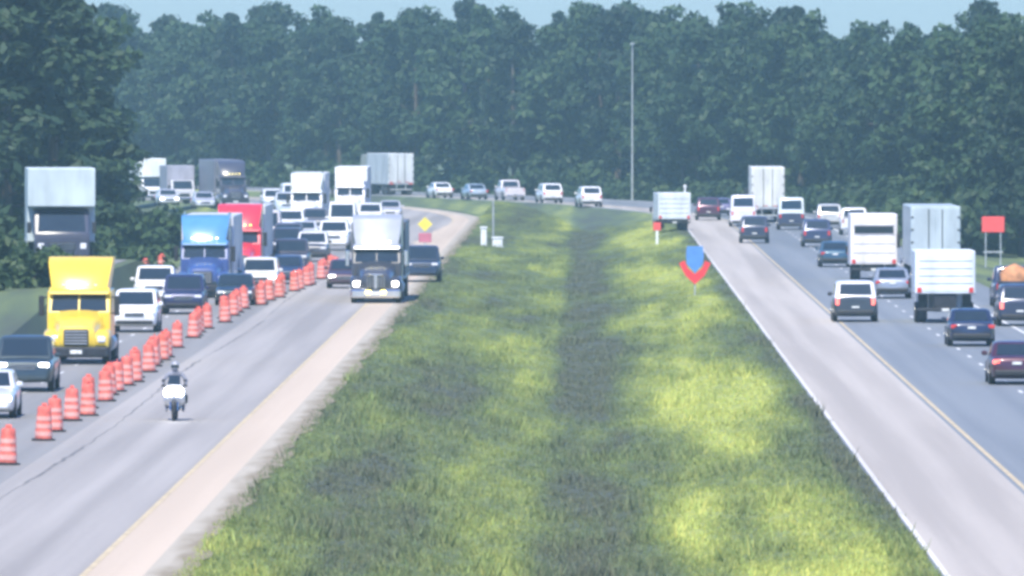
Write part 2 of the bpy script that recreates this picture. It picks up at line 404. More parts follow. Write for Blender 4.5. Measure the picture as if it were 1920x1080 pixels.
# ------------------------------------------------------------------ trees
def leaf_mat(name, dark, light):
    m = bpy.data.materials.new(name); m.use_nodes = True; t = m.node_tree; b = t.nodes['Principled BSDF']; out = t.nodes['Material Output']
    b.inputs['Roughness'].default_value = 0.6; b.inputs['Specular IOR Level'].default_value = 0.3
    at = t.nodes.new('ShaderNodeAttribute'); at.attribute_name = 'tint'; oi = t.nodes.new('ShaderNodeObjectInfo')
    ad = t.nodes.new('ShaderNodeMath'); ad.operation = 'MULTIPLY_ADD'; ad.inputs[1].default_value = 0.45
    sp = t.nodes.new('ShaderNodeSeparateColor'); t.links.new(at.outputs['Color'], sp.inputs[0])
    sc = t.nodes.new('ShaderNodeMath'); sc.operation = 'MULTIPLY'; sc.inputs[1].default_value = 0.75; t.links.new(oi.outputs['Random'], sc.inputs[0])
    t.links.new(sp.outputs[0], ad.inputs[0]); t.links.new(sc.outputs[0], ad.inputs[2])
    mx = t.nodes.new('ShaderNodeMix'); mx.data_type = 'RGBA'; mx.inputs[6].default_value = (*dark, 1); mx.inputs[7].default_value = (*light, 1)
    t.links.new(ad.outputs[0], mx.inputs[0]); t.links.new(mx.outputs[2], b.inputs['Base Color'])
    tr = t.nodes.new('ShaderNodeBsdfTranslucent'); t.links.new(mx.outputs[2], tr.inputs[0])
    ms = t.nodes.new('ShaderNodeMixShader'); ms.inputs[0].default_value = 0.22
    t.links.new(b.outputs[0], ms.inputs[1]); t.links.new(tr.outputs[0], ms.inputs[2]); t.links.new(ms.outputs[0], out.inputs[0])
    return m
m_leaf = leaf_mat('broad_leaves', (0.014, 0.038, 0.018), (0.052, 0.098, 0.036))
m_needle = leaf_mat('pine_needles', (0.012, 0.032, 0.018), (0.034, 0.066, 0.032))
m_bush = leaf_mat('shrub_leaves', (0.02, 0.045, 0.018), (0.055, 0.098, 0.034))
m_bark = mat('bark', (0.11, 0.085, 0.065), 0.9, 0, 0.3, 3, stretch=(3, 3, .6), bump=0.5)

def leaves_mesh(name, clumps, per, lsize, m, seed, flat=0.0):
    rg = np.random.default_rng(seed)
    C = np.array([c[:3] for c in clumps]); CR = np.array([c[3] for c in clumps]); n = len(clumps) * per
    ci = np.repeat(np.arange(len(clumps)), per)
    d = rg.normal(size=(n, 3)); d /= np.linalg.norm(d, axis=1)[:, None]
    rr = CR[ci] * (0.35 + .75 * rg.random(n) ** .6)
    d2 = d.copy(); d2[:, 2] *= (1 - .35)
    pos = C[ci] + d2 * rr[:, None]
    nrm = d * .8 + rg.normal(size=(n, 3)) * .6; nrm[:, 2] += .5 + flat; nrm /= np.linalg.norm(nrm, axis=1)[:, None]
    a = np.cross(nrm, rg.normal(size=(n, 3))); a /= np.linalg.norm(a, axis=1)[:, None]; b = np.cross(nrm, a)
    s = (lsize * (.6 + .8 * rg.random(n)))[:, None]
    q = np.stack([pos - a * s, pos + b * s * .55, pos + a * s, pos - b * s * .55], 1)
    ct = rg.random(len(clumps))
    tv = np.clip(.55 * ct[ci] + .45 * rg.random(n), 0, 1)
    tint = np.repeat(np.stack([tv, tv, tv, np.ones(n)], 1)[:, None, :], 4, 1)
    me = bpy.data.meshes.new(name); nv = n * 4
    me.vertices.add(nv); me.vertices.foreach_set('co', q.reshape(-1)); me.loops.add(nv); me.polygons.add(n)
    me.loops.foreach_set('vertex_index', np.arange(nv)); me.polygons.foreach_set('loop_start', np.arange(0, nv, 4))
    ca = me.color_attributes.new('tint', 'FLOAT_COLOR', 'POINT'); ca.data.foreach_set('color', tint.reshape(-1))
    me.update(); me.validate(); me.materials.append(m)
    return me

def broad_tree(h, r, seed):
    rg = random.Random(seed); root = empty('broadleaf_tree')
    tr = MB(); pts = [(0, 0, -1.5, .34), (.05, .03, h * .2, .27), (.15 * rg.uniform(-1, 1), .15, h * .45, .2), (.3 * rg.uniform(-1, 1), .2 * rg.uniform(-1, 1), h * .8, .07)]
    for a, b in zip(pts, pts[1:]): tr.cyl(a[:3], b[:3], a[3], b[3], 8)
    clumps = []
    ph = [rg.uniform(0, 6.28) for _ in range(6)]
    zc, rz = h * .56, h * .44
    for k in range(84):
        az = rg.uniform(0, 2 * math.pi); ce = rg.uniform(-.95, 1); se = math.sqrt(1 - ce * ce)
        lump = 1 + .22 * math.sin(3 * az + ph[0] + 2 * ce) + .18 * math.sin(5 * az + ph[1]) * se + .15 * math.sin(4 * ce + ph[2])
        q = rg.uniform(.35, 1) ** .5 * lump * .86
        clumps.append((r * q * se * math.cos(az), r * q * se * math.sin(az), zc + rz * q * ce, rg.uniform(.7, 1.4)))
    for k in range(10):
        c = clumps[k * 5]; z0 = min(h * rg.uniform(.25, .6), c[2])
        tr.cyl((0, 0, z0), c[:3], .11, .03, 6)
    tr.build('trunk', m_bark, root)
    me = leaves_mesh('crown', clumps, 84, .33, m_leaf, seed)
    o = bpy.data.objects.new('crown', me); COL.objects.link(o); o.parent = root
    return root
def pine_tree(h, r, seed):
    rg = random.Random(seed); root = empty('pine_tree')
    tr = MB(); tr.cyl((0, 0, -1.5), (0.1, 0, h * .5), .30, .2, 8); tr.cyl((.1, 0, h * .5), (.2, .1, h * .98), .2, .04, 8)
    clumps = []
    for k in range(58):
        f = rg.uniform(.18, 1); z = h * f; rad = r * (1.12 - f) ** .7 * rg.uniform(.3, 1.05); az = rg.uniform(0, 6.283)
        c = (rad * math.cos(az), rad * math.sin(az), z + .2, rg.uniform(.55, 1.15)); clumps.append(c)
        if k % 4 == 0: tr.cyl((.1, 0, z - .4), c[:3], .07, .02, 5)
    clumps += [(.2, .1, h, .5), (.15, .05, h * .965, .6), (.25, 0, h * .93, .75), (-.1, .1, h * .89, .85)]
    tr.build('trunk', m_bark, root)
    me = leaves_mesh('crown', clumps, 105, .27, m_needle, seed)
    o = bpy.data.objects.new('crown', me); COL.objects.link(o); o.parent = root
    return root
def shrub(seed, h=2.4, r=1.7):
    rg = random.Random(seed); root = empty('shrub'); st = MB(); clumps = []
    for k in range(18):
        az = rg.uniform(0, 6.283); q = rg.uniform(0, 1) ** .5
        c = (r * q * math.cos(az), r * q * math.sin(az), h * rg.uniform(.15, .85) * (1.1 - .45 * q), rg.uniform(.4, .8)); clumps.append(c)
        if k % 4 == 0: st.cyl((0, 0, -.6), c[:3], .05, .015, 5)
    st.build('stem', m_bark, root)
    me = leaves_mesh('foliage', clumps, 80, .2, m_bush, seed)
    o = bpy.data.objects.new('foliage', me); COL.objects.link(o); o.parent = root
    return root
protoB = [broad_tree(16, 5.2, 11), broad_tree(16, 4.6, 12), broad_tree(16, 5.8, 13), broad_tree(16, 5.0, 14)]
protoP = [pine_tree(16, 3.6, 21), pine_tree(16, 3.2, 22)]
protoS = [shrub(31), shrub(32), shrub(33)]
used_proto = set()
def plant(proto, loc, h, base, label, cat, group, rg, wide=1.0):
    if id(proto) in used_proto: o = copy_tree(proto)
    else: o = proto; used_proto.add(id(proto))
    k = h / base; o.location = loc; o.rotation_euler = (0, 0, rg.uniform(0, 6.283)); o.scale = (k * wide, k * wide, k)
    return tag(o, label, cat, group)
rt = random.Random(99)
def pxx(X, Y): return 1100 + X * FPX / Y
LAB = {'far': ('leafy tree in the hazy wood beyond the far bend of the highway', 'pine tree in the hazy wood beyond the far bend of the highway'),
       'right': ('leafy tree in the wood beyond the right-hand carriageway', 'pine tree in the wood beyond the right-hand carriageway'),
       'left': ('tall dark leafy tree in the wood at the left picture edge', 'tall dark pine tree in the wood at the left picture edge')}
def tree_at(X, Y, top_y, where, pine=False, wide=1.0):
    s = FPX / Y; h = CAMH + (175 - top_y) / s + 1.3
    pr = rt.choice(protoP if pine else protoB)
    plant(pr, (X, Y, -1.3), h, 16.0, LAB[where][1 if pine else 0], 'tree', {'far': 'trees of the far wood', 'right': 'trees of the right-hand wood', 'left': 'trees of the left-hand wood'}[where], rt, wide)
def skyline(x):
    pts = [(-100, -60), (100, -40), (150, 10), (250, 18), (290, 45), (420, 48), (510, 22), (700, 50), (830, 40), (950, 40), (1060, 30), (1100, 22), (1190, 45), (1320, 38), (1370, 32), (1500, 42), (1560, 75), (1650, 72), (1740, 78), (1790, 52), (1850, 45), (1900, 62), (2050, 60)]
    for a, b in zip(pts, pts[1:]):
        if a[0] <= x <= b[0]: return a[1] + (b[1] - a[1]) * (x - a[0]) / (b[0] - a[0])
    return 50
for row, (u0, step) in enumerate(((31, 8.5), (39, 9.0), (48, 10.0))):
    t = 690.0
    while t < YB + RAD * .72:
        u = u0 + rt.uniform(-2.5, 2.5); X, Y, _ = P(u, t); x = pxx(X, Y)
        if -60 < x < 1990 and not (x < 200 and Y > 900):
            where = 'right' if x > 1240 else 'far'
            ty = skyline(x) + rt.uniform(-22, 12) + (6 if row == 0 else 0)
            tree_at(X, Y, ty, where, pine=rt.random() < .26, wide=rt.uniform(.85, 1.1))
        t += step * rt.uniform(.75, 1.25) * 1.0
for x, Y, ty in ((882, 1180, -6), (1846, 904, 12), (1105, 1090, 20), (515, 1200, 14)):
    tree_at((x - 1100) * Y / FPX, Y, ty, 'right' if x > 1240 else 'far', True, .9)
for row in range(5):
    Y = 610 + row * 48
    for k in range(6):
        X = -34.5 - (0 if row < 3 else (row - 2) * 3.2) - k * 6.4 + rt.uniform(-1.5, .6); yy = Y + rt.uniform(-16, 16)
        x = pxx(X, yy)
        if x < -140 or x + 4.5 * FPX / yy > 330: continue
        tree_at(X, yy, skyline(max(-90, x + 40)) + rt.uniform(-15, 20), 'left', rt.random() < .2)
# shrubs along the wood edges
def bush(X, Y, h, label, group):
    plant(rt.choice(protoS), (X, Y, -1.2), h + 1.1, 2.4, label, 'shrub', group, rt, rt.uniform(.9, 1.3))
t = 720.0
while t < YB + RAD * .66:
    X, Y, _ = P(26.5 + rt.uniform(-1, 2.0), t); x = pxx(X, Y)
    if -20 < x < 1960: bush(X, Y, rt.uniform(1.8, 4.2), 'low bush at the foot of the wood behind the right carriageway', 'bushes along the far wood edge')
    t += rt.uniform(5.5, 9)
for k in range(9):
    bush(-33.5 - rt.uniform(0, 5) - (k % 3) * 2, 592 + k * 16 + rt.uniform(-6, 6), rt.uniform(2, 3.6), 'bush at the foot of the left-hand wood', 'bushes along the left wood edge')
for k, (X, Y, h) in enumerate(((-28.0, 470, 2.6), (-28.6, 488, 3.2), (-28.2, 506, 3.0), (-29.5, 520, 3.8), (-27.8, 540, 3.0), (-30.5, 500, 4.2), (-30.2, 545, 4.4), (-32, 560, 5), (-27.2, 556, 2.6), (-25.4, 566, 2.4))):
    plant(rt.choice(protoS), (X, Y, -1.2), h + 1.3, 2.4, 'dark bush on the bank beside the pale box truck', 'shrub', 'bushes on the left bank', rt, 1.0)
for (X, Y, zz, h) in ((-24.6, 462, 1.2, 2.6), (-25.8, 468, 1.2, 3.0), (-26.9, 458, .6, 3.0), (-23.6, 474, 1.3, 2.2), (-27.4, 476, .6, 3.6)):
    plant(rt.choice(protoS), (X, Y, zz), h, 2.4, 'dark bush on the bank just left of the yellow semi truck', 'shrub', 'bushes in front of the pale box truck', rt, .9)
for (x, Y, ty) in ((10, 600, -80), (95, 622, -30), (60, 690, -40), (112, 720, 0), (-40, 650, -60), (120, 800, 5), (30, 780, -30)):
    tree_at((x - 1100) * Y / FPX, Y, ty, 'left', True, 1.35)
for (x, b, h) in ((228, 462, 2.2), (258, 466, 2.6), (288, 460, 2.0)):
    X, Y = G(x, b)
    bush(X, Y, h + 1.0, 'dark bush between the yellow truck and the blue truck', 'dark bushes above the white queue cars')

# ------------------------------------------------------------------ vehicles
def wheel(root, x, y, r, w, side, oy, dual=False, rimm='rim'):
    # tyre with its rim; x is the outer face
    x0, x1 = (x - w, x) if side > 0 else (x, x + w)
    a = x1 if side > 0 else x0; sg = 1 if side > 0 else -1
    o = MB().lathe([(0, r * .72), (0, r * .93), (w * .15, r), (w * .85, r), (w, r * .93), (w, r * .72)], 'x', (x0, y + oy, r), 18).build('wheel', MT['tyre'], root)
    mb = MB().lathe([(-sg * .03, r * .05), (-sg * .03, r * .5), (sg * .006, r * .66), (sg * .006, r * .72), (-sg * .06, r * .73)], 'x', (a, y + oy, r), 18)
    mb.build('rim', MT[rimm], o)
    return o

def rounded_ring(y0, y1, hw, z, rc, n=3):
    pts = []
    rc = min(rc, hw * .45, (y1 - y0) * .3)
    for (cx, cy, a0) in ((hw - rc, y1 - rc, 0), (-hw + rc, y1 - rc, 90), (-hw + rc, y0 + rc, 180), (hw - rc, y0 + rc, 270)):
        for k in range(n + 1):
            a = R_(a0 + 90 * k / n); pts.append((cx + rc * math.cos(a), cy + rc * math.sin(a), z))
    return pts

CARK = {
    #          L    W    H    belt  body stations (f along length, zlow, ztop, width factor), cabin base y0,y1 roof y0,y1 (fractions), wheel r, wheel pos
    'sedan': dict(L=4.8, W=1.84, H=1.46, belt=.95, st=[(0, .38, .60, .74), (.015, .30, .70, .86), (.06, .24, .78, .95), (.15, .2, .86, .99), (.30, .19, .94, 1), (.6, .19, .96, 1), (.82, .2, .99, .99), (.94, .25, .99, .94), (.985, .32, .93, .86), (1, .40, .84, .76)], cab=(.27, .86, .42, .70), wr=.33, wp=(.19, .80), bed=None),
    'suv': dict(L=4.75, W=1.94, H=1.78, belt=1.10, st=[(0, .42, .75, .78), (.015, .36, .90, .88), (.06, .28, .99, .96), (.2, .25, 1.06, 1), (.5, .25, 1.1, 1), (.9, .25, 1.12, .99), (.98, .32, 1.1, .94), (1, .42, 1.0, .86)], cab=(.24, .985, .37, .90), wr=.37, wp=(.19, .80), bed=None),
    'pickup': dict(L=5.7, W=2.0, H=1.9, belt=1.18, st=[(0, .45, .85, .82), (.012, .40, 1.02, .9), (.05, .34, 1.08, .97), (.2, .32, 1.15, 1), (.55, .32, 1.18, 1), (.96, .34, 1.2, 1), (1, .42, 1.17, .95)], cab=(.23, .60, .34, .56), wr=.40, wp=(.17, .79), bed=(.62, .985)),
    'van': dict(L=5.5, W=2.02, H=2.35, belt=1.2, st=[(0, .45, .75, .8), (.012, .36, .95, .9), (.05, .28, 1.05, .97), (.15, .26, 1.18, 1), (.5, .26, 1.22, 1), (.97, .26, 1.22, .99), (1, .34, 1.2, .96)], cab=(.10, .995, .26, .965), wr=.36, wp=(.16, .78), bed=None),
}
def smoothstep(t): return t * t * (3 - 2 * t)
def car(kind, name, cat, label, group, rgb, pos, heading, facing, lit=False, brake=False, z=0.0, metal=0.3, roof_rgb=None, scale=1.0, rack=False):
    K = CARK[kind]; L, W, H = K['L'] * scale, K['W'], K['H'] * scale; hw = W / 2
    X, Y = pos
    hd = Vector((math.sin(heading), -math.cos(heading), 0))
    c = Vector((X, Y, z)) + (hd * -L / 2 if facing == 'front' else hd * (L / 2))
    root = empty(name, c, heading); tag(root, label, cat, group)
    oy = -L / 2; pm = paint(rgb, metal)
    RG = [(-.84, 0), (-.95, .05), (-1, .28), (-1, .6), (-.975, .84), (-.90, .965), (-.55, 1.015), (0, 1.03), (.55, 1.015), (.90, .965), (.975, .84), (1, .6), (1, .28), (.95, .05), (.84, 0), (0, -.01)]
    rings = []
    st = K['st']
    dense = []
    for a, b in zip(st, st[1:]):
        for k in range(3):
            f = k / 3; dense.append(tuple(a[i] + (b[i] - a[i]) * f for i in range(4)))
    dense.append(st[-1])
    for (f, zl, zt, wf) in dense:
        zl *= scale; zt *= scale
        rings.append([(p * hw * wf, f * L + oy, zl + q * (zt - zl)) for (p, q) in RG])
    body = MB().loft(rings).build('body', pm, root, 40)
    # cabin
    b0, b1, r0, r1 = [v * L + oy for v in K['cab']]; zb = K['belt'] * scale - .04; zr = H
    hb, ht = hw * .955, hw * (.80 if kind in ('sedan',) else .84 if kind != 'van' else .88)
    def lev(t, sh=0.0):
        return (b0 + (r0 - b0) * t + sh, b1 + (r1 - b1) * t - sh, hb + (ht - hb) * t - sh, zb + (zr - zb) * t)
    cr = []
    for t, sh in ((0, 0), (.5, 0), (.86, 0)):
        y0, y1, h_, z_ = lev(t, sh); cr.append(rounded_ring(y0, y1, h_, z_, .12))
    y0, y1, h_, z_ = lev(.95, .03); cr.append(rounded_ring(y0, y1, h_, z_, .14))
    y0, y1, h_, z_ = lev(1, .12); cr.append(rounded_ring(y0, y1, h_, z_, .16))
    y0, y1, h_, z_ = lev(1, .45); cr.append(rounded_ring(y0, y1, h_, z_ + .02, .16))
    cabin = MB().loft(cr).build('roof' if roof_rgb else 'cabin', paint(roof_rgb, 0.0) if roof_rgb else pm, root, 40)
    def pane(nm, f0, f1, t0, t1, side):
        q = []
        for (t, f) in ((t0, f0), (t0, f1), (t1, f1), (t1, f0)):
            y0, y1, h_, z_ = lev(t)
            if side == 'f': q.append((h_ * (2 * f - 1) * .9, y0 - .004, z_))
            elif side == 'r': q.append((h_ * (2 * f - 1) * .9, y1 + .004, z_))
            else: q.append((side * (h_ + .004), y0 + (y1 - y0) * f, z_))
        return MB().slab(q, .008).build(nm, MT['glass'], root, 0)
    pane('windshield', .03, .97, .12, .86, 'f')
    if kind != 'pickup' or True: pane('rear_window', .06, .94, .18 if kind != 'van' else .3, .84, 'r')
    split = {'sedan': ((.10, .47), (.52, .88)), 'suv': ((.09, .38), (.42, .68), (.72, .94)), 'pickup': ((.10, .52), (.57, .92)), 'van': ((.04, .24),)}[kind]
    for sd in (-1, 1):
        for (fa, fb) in split: pane('side_window', fa, fb, .16, .82, sd)
    # lights, grille, bumpers
    zf = st[1][2] * scale; zlo = st[1][1] * scale; lm = MT['lamp_on'] if lit else MT['lamp']; tm = MT['tail_on'] if brake else MT['tail']
    for sd in (-1, 1):
        xa = sd * hw * .70
        MB().box(xa - .17, xa + .17, oy + .005, oy + .16, zf - .15, zf - .01, .03).build('headlight', lm, root)
        xt = sd * hw * .80; zt = st[-2][2] * scale
        th = .30 if kind in ('suv', 'van', 'pickup') else .15
        MB().box(xt - (.08 if th > .2 else .18), xt + .09, oy + L - .14, oy + L + (.012 if kind != 'sedan' else .0), zt - .06 - th, zt - .06, .025).build('taillight', tm, root)
        mr = MB().box(sd * (hb + .02) - (.0 if sd > 0 else .2), sd * (hb + .02) + (.2 if sd > 0 else 0), b0 + (r0 - b0) * .25 + .1, b0 + (r0 - b0) * .25 + .22, zb + .04, zb + .2, .04)
        mr.build('mirror', pm if not roof_rgb else MT['black'], root)
    g = MB().box(-hw * .44, hw * .44, oy - .012, oy + .1, zf - .26, zf - .06, .03).build('grille', MT['black'], root)
    for k in range(3):
        MB().box(-hw * .42, hw * .42, oy - .03, oy - .013, zf - .235 + k * .06, zf - .215 + k * .06, .004).build('slat', MT['chrome'], g)
    MB().box(-hw * .80, hw * .80, oy - .03, oy + .14, zlo, zlo + .17, .05).build('front_bumper', MT['black'] if kind in ('suv', 'van') else pm, root)
    MB().box(-hw * .84, hw * .84, oy + L - .12, oy + L + .05, st[-2][1] * scale, st[-2][1] * scale + .2, .05).build('rear_bumper', MT['chrome'] if kind == 'pickup' else MT['black'], root)
    MB().box(-.16, .16, oy + L + .012, oy + L + .04, .62 if kind != 'sedan' else .7, .70 if kind != 'sedan' else .8, .005).build('licence_plate', MT['plate'], root)
    for f in K['wp']:
        for sd in (-1, 1):
            r = K['wr']; yy = f * L
            MB().lathe([(-.012, 0.02), (-.012, r * 1.2), (.012, r * 1.2), (.012, 0.02)], 'x', (sd * (hw - .004), yy + oy, r * 1.04), 18).build('wheel_arch', MT['black'], root)
            wheel(root, sd * (hw + .016), yy, r, .22, sd, oy)
    if K['bed']:
        ya, yb = K['bed'][0] * L + oy, K['bed'][1] * L + oy
        MB().box(-hw * .82, hw * .82, ya, yb - .05, K['belt'] * scale + .0, K['belt'] * scale + .055, .02).build('bed_cover', MT['black'], root)
        MB().box(-hw * .85, hw * .85, yb - .02, oy + L + .012, .74, K['belt'] * scale - .02, .02).build('tailgate', pm, root)
    if rack:
        for sd in (-1, 1): MB().cyl((sd * ht * .85, r0 + .2, zr + .06), (sd * ht * .85, r1 - .1, zr + .06), .025, n=6).build('roof_rail', MT['black'], root)
    return root

def semi(label, group, rgb, pos, heading, facing, fairing_rgb=None, trailer_rgb=(.8, .8, .8), ht=4.1, roof=3.95, lit=False, chrome=False, stacks=True, trailer=True, brake=False, z=0.0, visor=True, amber=False, tl=14.0):
    L = 6.6 + tl if trailer else 8.2
    hd = Vector((math.sin(heading), -math.cos(heading), 0)); X, Y = pos
    c = Vector((X, Y, z)) + (hd * -L / 2 if facing == 'front' else hd * (L / 2))
    root = empty('semi_truck', c, heading); tag(root, label, 'truck', group)
    o = -L / 2; pm = paint(rgb, .0); fm = paint(fairing_rgb, 0.0) if fairing_rgb else pm
    def sh(poly): return [(y + o, z_) for (y, z_) in poly]
    RG = [(-1, 0), (-1, .55), (-.93, .85), (-.72, 1), (-.3, 1.03), (.3, 1.03), (.72, 1), (.93, .85), (1, .55), (1, 0)]
    rings = [[(p * w, y + o, zl + q * (zt - zl)) for p, q in RG] for (y, zl, zt, w) in ((.06, .8, 1.22, .60), (.14, .66, 1.40, .70), (.5, .6, 1.54, .76), (1.3, .6, 1.74, .84), (2.25, .6, 1.93, .96))]
    MB().loft(rings).build('hood', pm, root, 40)
    for sd in (-1, 1):
        fr = []
        for (y, zl, zt, x0, x1) in ((.22, .72, 1.0, .66, 1.08), (.32, .62, 1.14, .64, 1.18), (.8, .95, 1.26, .64, 1.23), (1.25, 1.03, 1.30, .64, 1.23), (1.8, .85, 1.2, .66, 1.22), (2.2, .5, 1.0, .7, 1.2)):
            fr.append([(sd * (x0 + (x1 - x0) * p), y + o, zl + (zt - zl) * q) for p, q in ((0, 0), (0, 1), (.6, 1), (.9, .88), (1, .6), (1, 0))])
        MB().loft(fr).build('fender', pm, root, 45)
        MB().box(sd * .93 - .15, sd * .93 + .15, .17 + o, .30 + o, .80, 1.04, .05).build('headlight', MT['lamp_on'] if lit else MT['lamp'], root)
        if amber: MB().box(sd * .36 - .14, sd * .36 + .14, -.10 + o, .0 + o, .42, .62, .05).build('fog_lamp', MT['amber'], root)
        mr = MB().box(sd * 1.40 - .1, sd * 1.40 + .1, 2.45 + o, 2.62 + o, 1.75, 2.5, .03).build('mirror', MT['chrome'] if chrome else MT['black'], root)
        MB().cyl((sd * 1.12, 2.7 + o, 2.45), (sd * 1.38, 2.56 + o, 2.42), .025, n=6).build('mirror_arm', MT['dark_metal'], mr)
        MB().cyl((sd * 1.12, 2.7 + o, 1.85), (sd * 1.38, 2.56 + o, 1.85), .025, n=6).build('mirror_arm', MT['dark_metal'], mr)
        MB().cyl((sd * .98, 3.1 + o, .72), (sd * .98, 5.1 + o, .72), .33, n=16).build('fuel_tank', MT['alu'], root)
        d = MB().box(sd * 1.163 - .012, sd * 1.163 + .012, 2.65 + o, 3.75 + o, 1.0, 2.62, .008).build('door', pm, root)
        MB().slab([(sd * 1.182, 2.85 + o, 1.92), (sd * 1.182, 3.62 + o, 1.92), (sd * 1.182, 3.62 + o, 2.5), (sd * 1.182, 3.0 + o, 2.5)], .006).build('side_window', MT['glass'], d, 0)
        if stacks: MB().cyl((sd * 1.12, 6.02 + o, .9), (sd * 1.12, 6.02 + o, 4.15), .075, n=10).build('exhaust_stack', MT['chrome'], root)
        MB().box(sd * .95 - .26, sd * .95 + .26, 8.25 + o, 8.27 + o, .12, .95, .005).build('mud_flap', MT['black'], root)
    bmp = MB().box(-1.2, 1.2, -.06 + o, .3 + o, .26, .66, .07).build('bumper', MT['chrome'] if chrome else MT['dark_metal'], root)
    MB().box(-.22, .22, -.078 + o, -.064 + o, .40, .54, .004).build('licence_plate', MT['plate'], bmp)
    g = MB().box(-.46, .46, -.02 + o, .2 + o, .70, 1.30, .04).build('grille', MT['black'] if not chrome else MT['dark_metal'], root)
    if chrome:
        for k in range(7): MB().box(-.40 + k * .133 - .018, -.40 + k * .133 + .018, -.045 + o, -.022 + o, .74, 1.27, .006).build('slat', MT['chrome'], g)
        MB().box(-.07, .07, -.07 + o, -.046 + o, .70, 1.34, .01).build('grille_bar', MT['chrome'], g)
        MB().box(-.34, .34, -.05 + o, .12 + o, 1.32, 1.40, .02).build('grille_crown', MT['chrome'], root)
    else:
        for k in range(5): MB().box(-.42, .42, -.04 + o, -.022 + o, .76 + k * .11, .79 + k * .11, .006).build('slat', MT['alu'], g)
    tap = lambda z_: .98 if z_ < 1.9 else .98 - .02 * (z_ - 1.9)
    MB().prism(sh([(2.2, .8), (2.2, 1.88), (2.72, 2.66), (3.0, 2.72), (5.85, 2.72), (5.85, .8)]), 1.17, .05).build('cab', pm, root, 30)
    for sd in (-1, 1):
        a, b = sd * .03, sd * 1.03; b2 = sd * .98
        MB().slab([(a, 2.215 + o, 1.93), (b, 2.235 + o, 1.93), (b2, 2.68 + o, 2.58), (a, 2.655 + o, 2.58)], .012).build('windshield', MT['glass'], root, 0)
    if visor: MB().prism(sh([(2.40, 2.56), (2.44, 2.66), (2.86, 2.80), (2.86, 2.70)]), 1.12, .03).build('sun_visor', fm if not chrome else MT['alu'], root)
    # tall roof fairing, wider towards its top
    fr = []
    for (y, zz, w) in ((2.74, 2.70, 1.02), (2.88, 2.98, 1.06), (3.15, 3.35, 1.12), (3.6, roof - .2, 1.18), (4.15, roof, 1.2)):
        fr.append((y, zz, w))
    vs = []; fs = []
    for (y, zz, w) in fr: vs += [(-w, y + o, zz), (-w * .94, y + o - .03, zz + .02), (-.3, y + o - .09, zz + .03), (.3, y + o - .09, zz + .03), (w * .94, y + o - .03, zz + .02), (w, y + o, zz)]
    for i in range(4):
        for j in range(5): fs.append((i * 6 + j, i * 6 + j + 1, i * 6 + 7 + j, i * 6 + 6 + j))
    nb = len(vs)
    for (y, zz, w) in fr: vs += [(-w, 5.85 + o, zz), (w, 5.85 + o, zz)]
    for i in range(4):
        fs.append((i * 6, (i + 1) * 6, nb + 2 * (i + 1), nb + 2 * i)); fs.append((i * 6 + 5, nb + 2 * i + 1, nb + 2 * (i + 1) + 1, (i + 1) * 6 + 5))
        fs.append((nb + 2 * i, nb + 2 * i + 2, nb + 2 * i + 3, nb + 2 * i + 1))
    fs.append((24, 25, 26, 27, 28, 29, nb + 9, nb + 8)); fs.append((0, nb, nb + 1, 5, 4, 3, 2, 1))
    f_ = MB().add(vs, fs).build('roof_fairing', fm, root, 30)
    for k in range(5): MB().box(-.6 + k * .3 - .05, -.6 + k * .3 + .05, 2.70 + o - .02, 2.80 + o, 2.86, 2.92, .01).build('marker_lamp', MT['amber'], f_)
    MB().box(-.48, .48, .5 + o, (8.2 if trailer else 8.1) + o, .55, .86, .03).build('chassis', MT['dark_metal'], root)
    for (y, x) in ((1.25, 1.2), (6.45, 1.22), (7.75, 1.22)):
        for sd in (-1, 1): wheel(root, sd * x, y, .5, .28 if y < 3 else .52, sd, o)
    if trailer:
        sm = satin(trailer_rgb)
        tb = MB().box(-1.29, 1.29, 6.55 + o, L + o, 1.12, ht, .04).build('trailer', sm, root)
        for k in range(2, int(tl), 2):
            for sd in (-1, 1): MB().box(sd * 1.297 - .008, sd * 1.297 + .008, 6.55 + k + o, 6.61 + k + o, 1.2, ht - .1, .004).build('side_post', MT['alu'], tb)
        MB().box(-1.30, 1.30, 6.54 + o, L + .01 + o, 1.05, 1.2, .02).build('bottom_rail', MT['alu'], tb)
        for sd in (-1, 1):
            d = MB().box(.015 if sd > 0 else -1.22, 1.22 if sd > 0 else -.015, L + o - .01, L + .03 + o, 1.26, ht - .12, .01).build('rear_door', sm, root)
            MB().cyl((sd * .35, L + .05 + o, 1.25), (sd * .35, L + .05 + o, ht - .15), .026, n=6).build('lock_rod', MT['dark_metal'], d)
            MB().box(sd * .98 - .2, sd * .98 + .2, L + o, L + .035 + o, 1.07, 1.19, .01).build('taillight', MT['tail_on'] if brake else MT['tail'], root)
            MB().box(sd * .5 - .05, sd * .5 + .05, 9.6 + o, 9.72 + o, .15, 1.1, .01).build('landing_leg', MT['galv'], root)
            MB().box(sd * .95 - .28, sd * .95 + .28, L - .35 + o, L - .33 + o, .15, 1.0, .004).build('mud_flap', MT['black'], root)
            for y in (L - 2.6, L - 1.3): wheel(root, sd * 1.24, y, .5, .54, sd, o)
        for q in range(6): MB().box(-1.2 + q * .4 + .01, -.8 + q * .4 - .01, L + .031 + o, L + .038 + o, 1.27, 1.33, .002).build('reflective_strip', m_red_strip if q % 2 else MT['plate'], root)
        for sd in (-1, 1):
            for q in range(4): MB().box(sd * 1.2 - .07, sd * 1.2 + .07, L + .02 + o, L + .05 + o, 1.6 + q * .65, 1.68 + q * .65, .006).build('hinge', MT['dark_metal'], root)
        MB().box(-1.1, 1.1, L - .08 + o, L + .02 + o, .5, .62, .02).box(-.5, -.42, L - .06 + o, L + .0 + o, .6, 1.1, .01).box(.42, .5, L - .06 + o, L + .0 + o, .6, 1.1, .01).build('underride_guard', MT['galv'], root)
    return root

